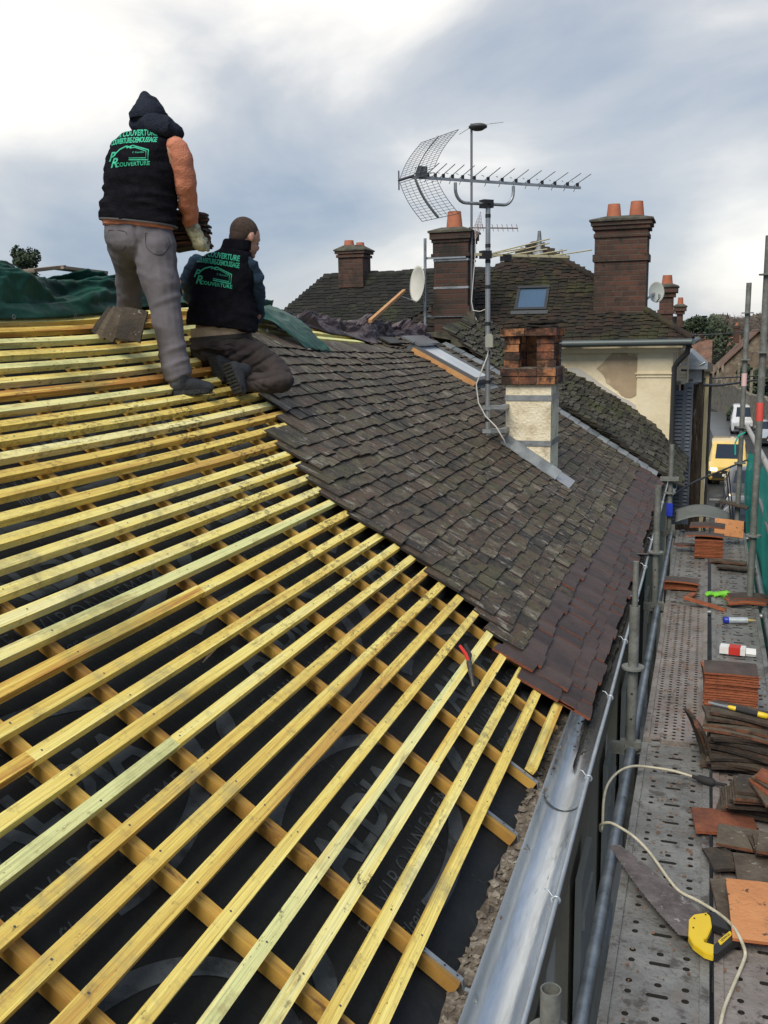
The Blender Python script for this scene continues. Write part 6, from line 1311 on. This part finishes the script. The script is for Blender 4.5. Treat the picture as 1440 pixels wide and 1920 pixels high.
def simplehouse(name,label,x0,x1,y0,y1,ze,zr,mw,mr,cat='house',alongx=True,wins=(),chim=()):
    t=thing(name,label,cat,((x0+x1)/2,(y0+y1)/2,0)); mb=MB(); mb.bx(x0,x1,y0,y1,0,ze); xm,ym=(x0+x1)/2,(y0+y1)/2
    if not alongx: mb.add([(x0,y0,ze),(x1,y0,ze),(xm,y0,zr-.05),(x0,y1,ze),(x1,y1,ze),(xm,y1,zr-.05)],[(0,1,2),(3,5,4)])
    else: mb.add([(x0,y0,ze),(x0,y1,ze),(x0,ym,zr-.05),(x1,y0,ze),(x1,y1,ze),(x1,ym,zr-.05)],[(0,2,1),(3,4,5)])
    part('wall',mb,mw,t); mb=MB(); o=.3
    if alongx:
        A_=[(x0-o,y0-o,ze-.1),(x1+o,y0-o,ze-.1),(x1+o,ym,zr),(x0-o,ym,zr),(x0-o,y1+o,ze-.1),(x1+o,y1+o,ze-.1)]
    else: A_=[(x0-o,y0-o,ze-.1),(x0-o,y1+o,ze-.1),(xm,y1+o,zr),(xm,y0-o,zr),(x1+o,y0-o,ze-.1),(x1+o,y1+o,ze-.1)]
    A_=[Vector(v) for v in A_]; up=Vector((0,0,.15)); mb.add(A_+[v+up for v in A_],[(0,1,2,3),(3,2,5,4),(6,9,8,7),(9,10,11,8),(0,6,7,1),(4,5,11,10),(0,3,9,6),(3,4,10,9),(1,7,8,2),(2,8,11,5)]); part('roof',mb,mr,t)
    for (a,b,c,d) in wins:
        mb=MB(); mb.bx(a,b,y0-.03,y0-.005,c,d); part('window',mb,bpy.data.materials['dark_pane'],t)
    for cx_,cy_,h in chim: stack(t,'chimney',cx_-.3,cx_+.3,cy_-.3,cy_+.3,zr-1.2,zr+h,BRICKR,[(.2,0,.06)],[(.5,.5,.14,.3)],.05)
    return t
BRT=mat('distant_brown_tiles',[(.10,.05,.035),(.17,.09,.06),(.22,.13,.09)],scale=1.2,rough=.95,bump=.6,bscale=8,dirt=[((.06,.05,.04),.7,.52,.1,.6)])
TAN=mat('tan_brown_ivy_wall',[(.07,.05,.035),(.16,.12,.085),(.30,.25,.18)],scale=.9,rough=.95,bump=1,bscale=6,dirt=[((.05,.035,.02),.8,.5,.12,.7)])
simplehouse('gable_house','distant house whose vine browned gable faces the viewer between the scaffold poles',.6,8.2,97,112,CZ-4.4,CZ-.3,TAN,BRT,alongx=False,chim=((2.6,104,.5),))
simplehouse('roadside_house','distant house with long pinkish brown roof left of the gable house',-9,.1,112,122,CZ-4.6,CZ-1.4,TAN,BRT,chim=((-.9,117,.7),(-6,117,.7)))
simplehouse('roadside_house','small tan house with two stubby chimneys below the far wood',-1.4,3.5,128,136,CZ-3.2,CZ-1.0,RENDER,BRT,chim=((0,132,.8),(2.5,132,.6)))
simplehouse('roadside_house','far house partly hidden behind the near scaffold pole',9,17,118,126,CZ-3,CZ-.5,CREAM,BRT,wins=((10,11,2,3.2),),chim=((12,122,.6),))
simplehouse('street_house','low old house on the other side of the street behind the green net',7.2,14,2,30,CZ-2.4,CZ+.2,RENDER,BRT,alongx=False,wins=())
simplehouse('street_house','second house on the far side of the street behind the parked cars',7.2,14,31,46,CZ-3,CZ-.2,STONE,BRT,alongx=False)
simplehouse('rear_house','plain house standing far behind the ridge, hidden by the green tarpaulin',-30,-16,40,52,CZ-5,CZ-3,CREAM,BRT)
# curving garden wall with posts
mb=MB(); pl_=[(6.5,47),(4.2,60),(2.9,70),(1.35,86),(.2,94),(-3.0,118),(-13,160)]
for (x0,y0_),(x1_,y1_) in zip(pl_,pl_[1:]):
    n=6
    for k in range(n):
        a=Vector((x0+(x1_-x0)*k/n,y0_+(y1_-y0_)*k/n,0)); b=Vector((x0+(x1_-x0)*(k+1)/n,y0_+(y1_-y0_)*(k+1)/n,0)); d=(b-a); l=d.length; d.normalize(); s_=Vector((0,0,1)).cross(d); hgt=2.6+.3*noise.noise(a*.2); mb.box((a+b)/2+Vector((.2,0,hgt/2)),(l/2,.2,hgt/2),(d,s_,Vector((0,0,1))))
gw=solo('garden_wall','old stone garden wall curving along the right side of the distant road','wall',None) if False else solo('garden_wall',mb,STONE,'old stone garden wall curving along the right side of the distant road','wall')
mb=MB()
for k in range(8): x=.5+k*.35; y=92-k*2.8; mb.bx(x-.09,x+.09,y,y+.2,2.4,4.1+.3*(k%3)) if k%1==0 else None
for k in range(8):
    x=.5+k*.35; y=92-k*2.8; m1=MB(); m1.bx(x-.09,x+.09,y,y+.2,2.4,3.9+.3*(k%3)); part('post',m1,[TAN,STONE][k%2],gw)
# steps blocks at the foot of the vine house
for (px,py,s_,lb) in ((1306,970,.35,'left mossy stone block at the foot of the vine covered house'),(1320,975,.28,'right paler stone block at the foot of the vine covered house')):
    c=atH(px,py,CZ-.35); mb=MB(); mb.box(c+Vector((0,0,-.1)),(s_*.6,.5,.24)); solo('stone_block',mb,STONE,lb,'stone block')
# ------------------------------------------------------------ vehicles (front at the -y end, flip turns them round)
GLS=glassmat('car_glass',(.02,.026,.035),.06); TYR=plain('tyre_rubber',(.015,.015,.015),.85); RIM=plain('alloy_rim',(.35,.36,.37),.4,.7)
LMP=emis('headlight_on',(1,.93,.75),3.0); LENS=glassmat('clear_lens',(.55,.57,.6),.1); TAIL=glassmat('tail_lamp_red',(.5,.01,.01),.2)
def vehicle(name,label,cat,x,y,st,paint,flip=False,lamp=False,wb=(.16,.80)):
    t=thing(name,label,cat,(x,y,0)); Ltot=st[-1][0]; sg=-1 if flip else 1
    f=lambda X,Y_,Z: Vector((x+X*sg,y+(Y_ if not flip else -Y_),Z))
    mb=MB(); rs=[]
    for (yy,zb,zs,zt,wb_,wt) in st:
        rs.append([f(X,yy,Z) for X,Z in ((-wb_*.92,zb),(-wb_,zb+.12),(-wb_,zs-.12),(-wb_*.975,zs),(-wt-.05*(zt-zs),zt-.06),(-wt*.88,zt),(wt*.88,zt),(wt+.05*(zt-zs),zt-.06),(wb_*.975,zs),(wb_,zs-.12),(wb_,zb+.12),(wb_*.92,zb))])
    mb.rings(rs,0,True,None,True); b=part('body',mb,paint,t); me=b.data; bv=b.modifiers.new('b','BEVEL'); bv.width=.02; bv.segments=2; bv.angle_limit=.6; bv.limit_method='ANGLE'
    i=max(range(len(st)-1),key=lambda k: st[k+1][3]-st[k][3]); j=max(range(len(st)-1),key=lambda k: st[k][3]-st[k+1][3])
    def topq(k,nm,a=.08):
        s0,s1=st[k],st[k+1]; p=[f(-s0[5]*.86,s0[0],s0[3]),f(s0[5]*.86,s0[0],s0[3]),f(s1[5]*.84,s1[0],s1[3]),f(-s1[5]*.84,s1[0],s1[3])]; c=sum(p,Vector())/4; n_=(p[1]-p[0]).cross(p[2]-p[0]).normalized(); n_=n_ if n_.z>0 or abs(n_.z)<.2 else -n_
        if n_.z<0: n_=-n_
        q=[c+(v-c)*(1-a)+n_*.006 for v in p]; mb=MB(); mb.add(q,[(0,1,2,3)]); return part(nm,mb,GLS,t)
    ws=topq(i,'windscreen'); topq(j,'rear_window')
    for s in (-1,1):
        for k in range(i+1,j):
            s0,s1=st[k],st[k+1]
            if s1[0]-s0[0]<.25: continue
            P4=[f(s*(s0[4]*.975+.004),s0[0]+.05,s0[2]+.03),f(s*(s1[4]*.975+.004),s1[0]-.05,s1[2]+.03),f(s*(s1[5]+.05*(s1[3]-s1[2])+.012),s1[0]-.05,s1[3]-.09),f(s*(s0[5]+.05*(s0[3]-s0[2])+.012),s0[0]+.05,s0[3]-.09)]
            mb=MB(); mb.add(P4,[(0,1,2,3)]); part('side_window',mb,GLS,t)
        w0=st[1][4]; zl=st[1][2]-.08
        mb=MB(); mb.box(f(s*(w0*.74),st[0][0]+.03,zl),(.14,.06,.065)); part('headlight',mb,LMP if lamp else LENS,t)
        mb=MB(); mb.box(f(s*(st[-2][4]*.86),Ltot-.02,st[-2][2]-.1),(.10,.04,.10)); part('tail_lamp',mb,TAIL,t)
        mb=MB(); mb.box(f(s*(st[i][4]+.10),st[i][0]+.35,st[i][2]+.08),(.08,.05,.07)); part('mirror',mb,BLACK,t)
        for fr in wb:
            c=f(s*(w0-.07),Ltot*fr,.31); mb=MB(); 
            mb.rings([[c+Vector((o*s*sg,math.cos(a*math.pi/10)*r,math.sin(a*math.pi/10)*r)) for a in range(20)] for o,r in ((-.10,.22),(-.10,.30),(-.02,.315),(.07,.315),(.10,.29),(.10,.21))],0); wl=part('wheel',mb,TYR,t)
            mb=MB(); mb.rings([[c+Vector((o*s*sg,math.cos(a*math.pi/10)*r,math.sin(a*math.pi/10)*r)) for a in range(20)] for o,r in ((.06,.2),(.105,.19),(.095,.05))],0); part('rim',mb,RIM,wl)
    mb=MB(); mb.box(f(0,-.02,st[0][1]+.16),(st[1][4]*.8,.05,.11)); part('bumper',mb,BLACK,t)
    mb=MB(); mb.box(f(0,-.045,st[0][1]+.33),(st[1][4]*.35,.03,.05)); part('grille',mb,BLACK,t)
    mb=MB(); mb.box(f(0,-.075,st[0][1]+.17),(.25,.006,.055)); part('number_plate',mb,bpy.data.materials['white_card'],t)
    return t
carst=[(0,.28,.52,.60,.72,.60),(.12,.2,.62,.72,.84,.68),(.95,.2,.84,.98,.88,.70),(1.62,.2,.90,1.42,.88,.60),(2.7,.2,.92,1.46,.88,.60),(3.35,.2,.94,1.38,.87,.58),(3.85,.22,.92,1.02,.84,.62),(4.0,.3,.70,.86,.76,.60)]
vanst=[(0,.32,.72,.84,.74,.66),(.10,.22,.82,.94,.86,.72),(.75,.22,.98,1.12,.88,.74),(1.45,.22,1.05,1.78,.88,.68),(1.7,.22,1.06,1.86,.88,.70),(2.9,.22,1.06,1.88,.88,.71),(4.0,.24,1.06,1.84,.87,.70),(4.12,.3,1.0,1.2,.85,.72)]
def paintm(n,c,r=.25): return plain(n,c,r,.0,coat=.6,bump=0)
vehicle('delivery_van','yellow delivery van with a lit headlight coming down the street','van',1.09,46.2,vanst,paintm('yellow_van_paint',(.80,.56,.15)),lamp=True)
vehicle('parked_car','dark grey car facing the viewer just in front of the yellow van','car',1.72,39.6,carst,paintm('dark_grey_paint',(.02,.023,.03)))
vehicle('parked_car','black car showing its red tail lamp, nearest car in the street','car',1.52,37.0,carst,paintm('black_car_paint',(.012,.013,.016)),flip=True)
vehicle('parked_car','small white car peeping out left of the yellow van','car',-.72,42.6,carst,paintm('white_car_paint',(.6,.62,.65)),lamp=False)
vehicle('parked_van','white van parked farther up the road by the stone wall','van',2.55,69.0,vanst,paintm('white_van_paint',(.62,.63,.64)))
vehicle('parked_car','silver blue car parked in front of the distant white van','car',3.85,62.0,carst,paintm('silver_paint',(.35,.40,.46)))
# overhead cables
def cable(label,pts,r=.012):
    mb=MB(); mb.tube(spline(pts,8),r,5); solo('overhead_cable',mb,BLACK,label,'cable')
c1=[atY(1284,716,16.5),atY(1300,719,17.0),atY(1350,722,24),atY(1420,712,30)]
cable('thick black cable bundle crossing the street below the vine house roof',c1,.03)
cable('upper black cable of the bundle crossing in front of the yellow house',[atY(1290,712,16.8),atY(1340,709,24),atY(1440,704,30)],.018)
cable('thin cable from the cream house eave towards the right, in front of the distant roofs',[atY(1296,628,15),atY(1350,626,22),atY(1440,618,30)],.010)
cable('black cable slanting up across the bonnet of the yellow van',[atY(1232,945,11.5),atY(1300,905,13.5),atY(1350,884,15),atY(1402,862,16.5)],.016)
cable('left one of two thin cables hanging beside the dark parked cars',[atY(1362,885,15),atY(1366,930,15),atY(1372,1000,15)],.010)
cable('right one of two thin cables hanging beside the dark parked cars',[atY(1366,885,15),atY(1371,930,15),atY(1377,1000,15)],.010)
# ------------------------------------------------------------ trees
LEAFD=mat('conifer_green',[(.014,.028,.012),(.028,.048,.020),(.045,.065,.03)],scale=1,rough=.8,rnd=.6,bump=0)
LEAFG=mat('dull_evergreen',[(.03,.045,.022),(.055,.075,.035),(.085,.10,.055)],scale=1,rough=.8,rnd=.6,bump=0)
TWIG=mat('bare_winter_twigs',[(.07,.052,.042),(.12,.095,.075),(.17,.14,.11)],scale=1,rough=.9,rnd=.6,bump=0)
BARK=mat('grey_bark',[(.04,.032,.025),(.09,.075,.06)],scale=2,rough=.95)
def tree(name,label,x,y,zt,cr_,ch,m,n=1400,leaf=.35,bare=False,group=None,seed=1):
    q=random.Random(seed); t=thing(name,label,'tree',(x,y,0),group); zb_=zt-ch
    mb=MB(); mb.tube([(x,y,0),(x+.1,y,zb_*.6),(x,y,zb_+ch*.5),(x,y,zt-ch*.1)],[cr_*.12,cr_*.09,cr_*.06,cr_*.015],8)
    lobes=[]
    for k in range(14):
        a=q.uniform(0,6.28); rr=cr_*q.uniform(.25,.8); z=zb_+ch*q.uniform(.12,.9); rr*=math.sqrt(max(.1,1-((z-zb_)/ch-.45)**2*2.6)); c=Vector((x+math.cos(a)*rr,y+math.sin(a)*rr,z)); lobes.append((c,cr_*q.uniform(.26,.42))); mb.tube([Vector((x,y,z-ch*.15)),c],[cr_*.03,cr_*.008],5)
    tk=part('trunk',mb,BARK,t); mb=MB()
    for k in range(n):
        c,r=q.choice(lobes); d=Vector((q.gauss(0,1),q.gauss(0,1),q.gauss(0,1)*.8)).normalized()*r*q.uniform(.4,1.05)**.7; p=c+d; s_=leaf*q.uniform(.5,1.2)
        u=Vector((q.gauss(0,1),q.gauss(0,1),q.gauss(0,1))).normalized(); v=u.orthogonal().normalized()
        if bare: mb.add([p-u*s_*1.4,p+v*s_*.05,p+u*s_*1.4,p-v*s_*.05],[(0,1,2,3)],0,q.random())
        else: mb.add([p-u*s_*.5,p+v*s_*.35,p+u*s_*.5,p-v*s_*.35],[(0,1,2,3)],0,q.random())
    part('crown',mb,m,t); return t
p_=atY(40,458,110); tree('conifer_tree','lone dark evergreen tree rising behind the green tarpaulin at the left edge',p_.x,110,p_.z,3.1,9.5,LEAFD,3800,.42,seed=4)
spec=[(1302,596,118,2.6,LEAFD,0,'dark evergreen just right of the cream house roof'),(1338,598,125,4.2,LEAFG,0,'round grey green tree above the pinkish brown roofs'),(1372,597,150,4.8,TWIG,1,'bare brown tree left of the farther scaffold pole'),(1392,593,155,4.8,TWIG,1,'bare brown tree right behind the farther scaffold pole'),
 (1418,596,150,4.5,TWIG,1,'bare brown tree between the two scaffold poles'),(1440,585,140,5,TWIG,1,'tall bare tree at the right edge behind the near scaffold pole'),(1415,690,80,2.2,LEAFD,0,'dark ivy covered conifer between the two scaffold poles'),
 (1320,603,165,4.5,TWIG,1,'low bare tree between the evergreen and the round tree')]
for k,(px,py,Y,r,m,b,l) in enumerate(spec):
    p_=atY(px,py,Y); tree('bare_tree' if b else 'evergreen_tree',l,p_.x,Y,p_.z,r,r*1.9 if k!=6 else 4.2,m,2600 if b else 2200,.55 if b else .5,bool(b),seed=20+k)
for k,(px,py) in enumerate(((506,578),(522,580),(545,579),(566,577))):
    p_=atY(px,py,150); tree('distant_tree','tiny distant tree top peeping over the brown tarpaulin',p_.x,150,p_.z,2.6,4.5,LEAFD,500,.6,group='tree tops over the brown tarpaulin',seed=50+k)
mb=MB(); q=random.Random(5)
for k in range(36000):
    x=q.uniform(-90,80) if k%3==0 else q.uniform(-12,30); y=170+q.uniform(0,25); h=8.7+2.0*noise.noise(Vector((x*.06,3,0)))+1.1*noise.noise(Vector((x*.3,1,0))); z=q.uniform(0,1)**.6*h; s_=q.uniform(.25,.7)
    u=Vector((q.gauss(0,1),q.gauss(0,1),q.gauss(0,1))).normalized(); v=u.orthogonal().normalized(); mb.add([(x,y,z)-u*s_ if 0 else Vector((x,y,z))-u*s_,Vector((x,y,z))+v*s_*.35,Vector((x,y,z))+u*s_,Vector((x,y,z))-v*s_*.35],[(0,1,2,3)],0,q.random())
solo('far_wood',mb,TWIG,kind='stuff')
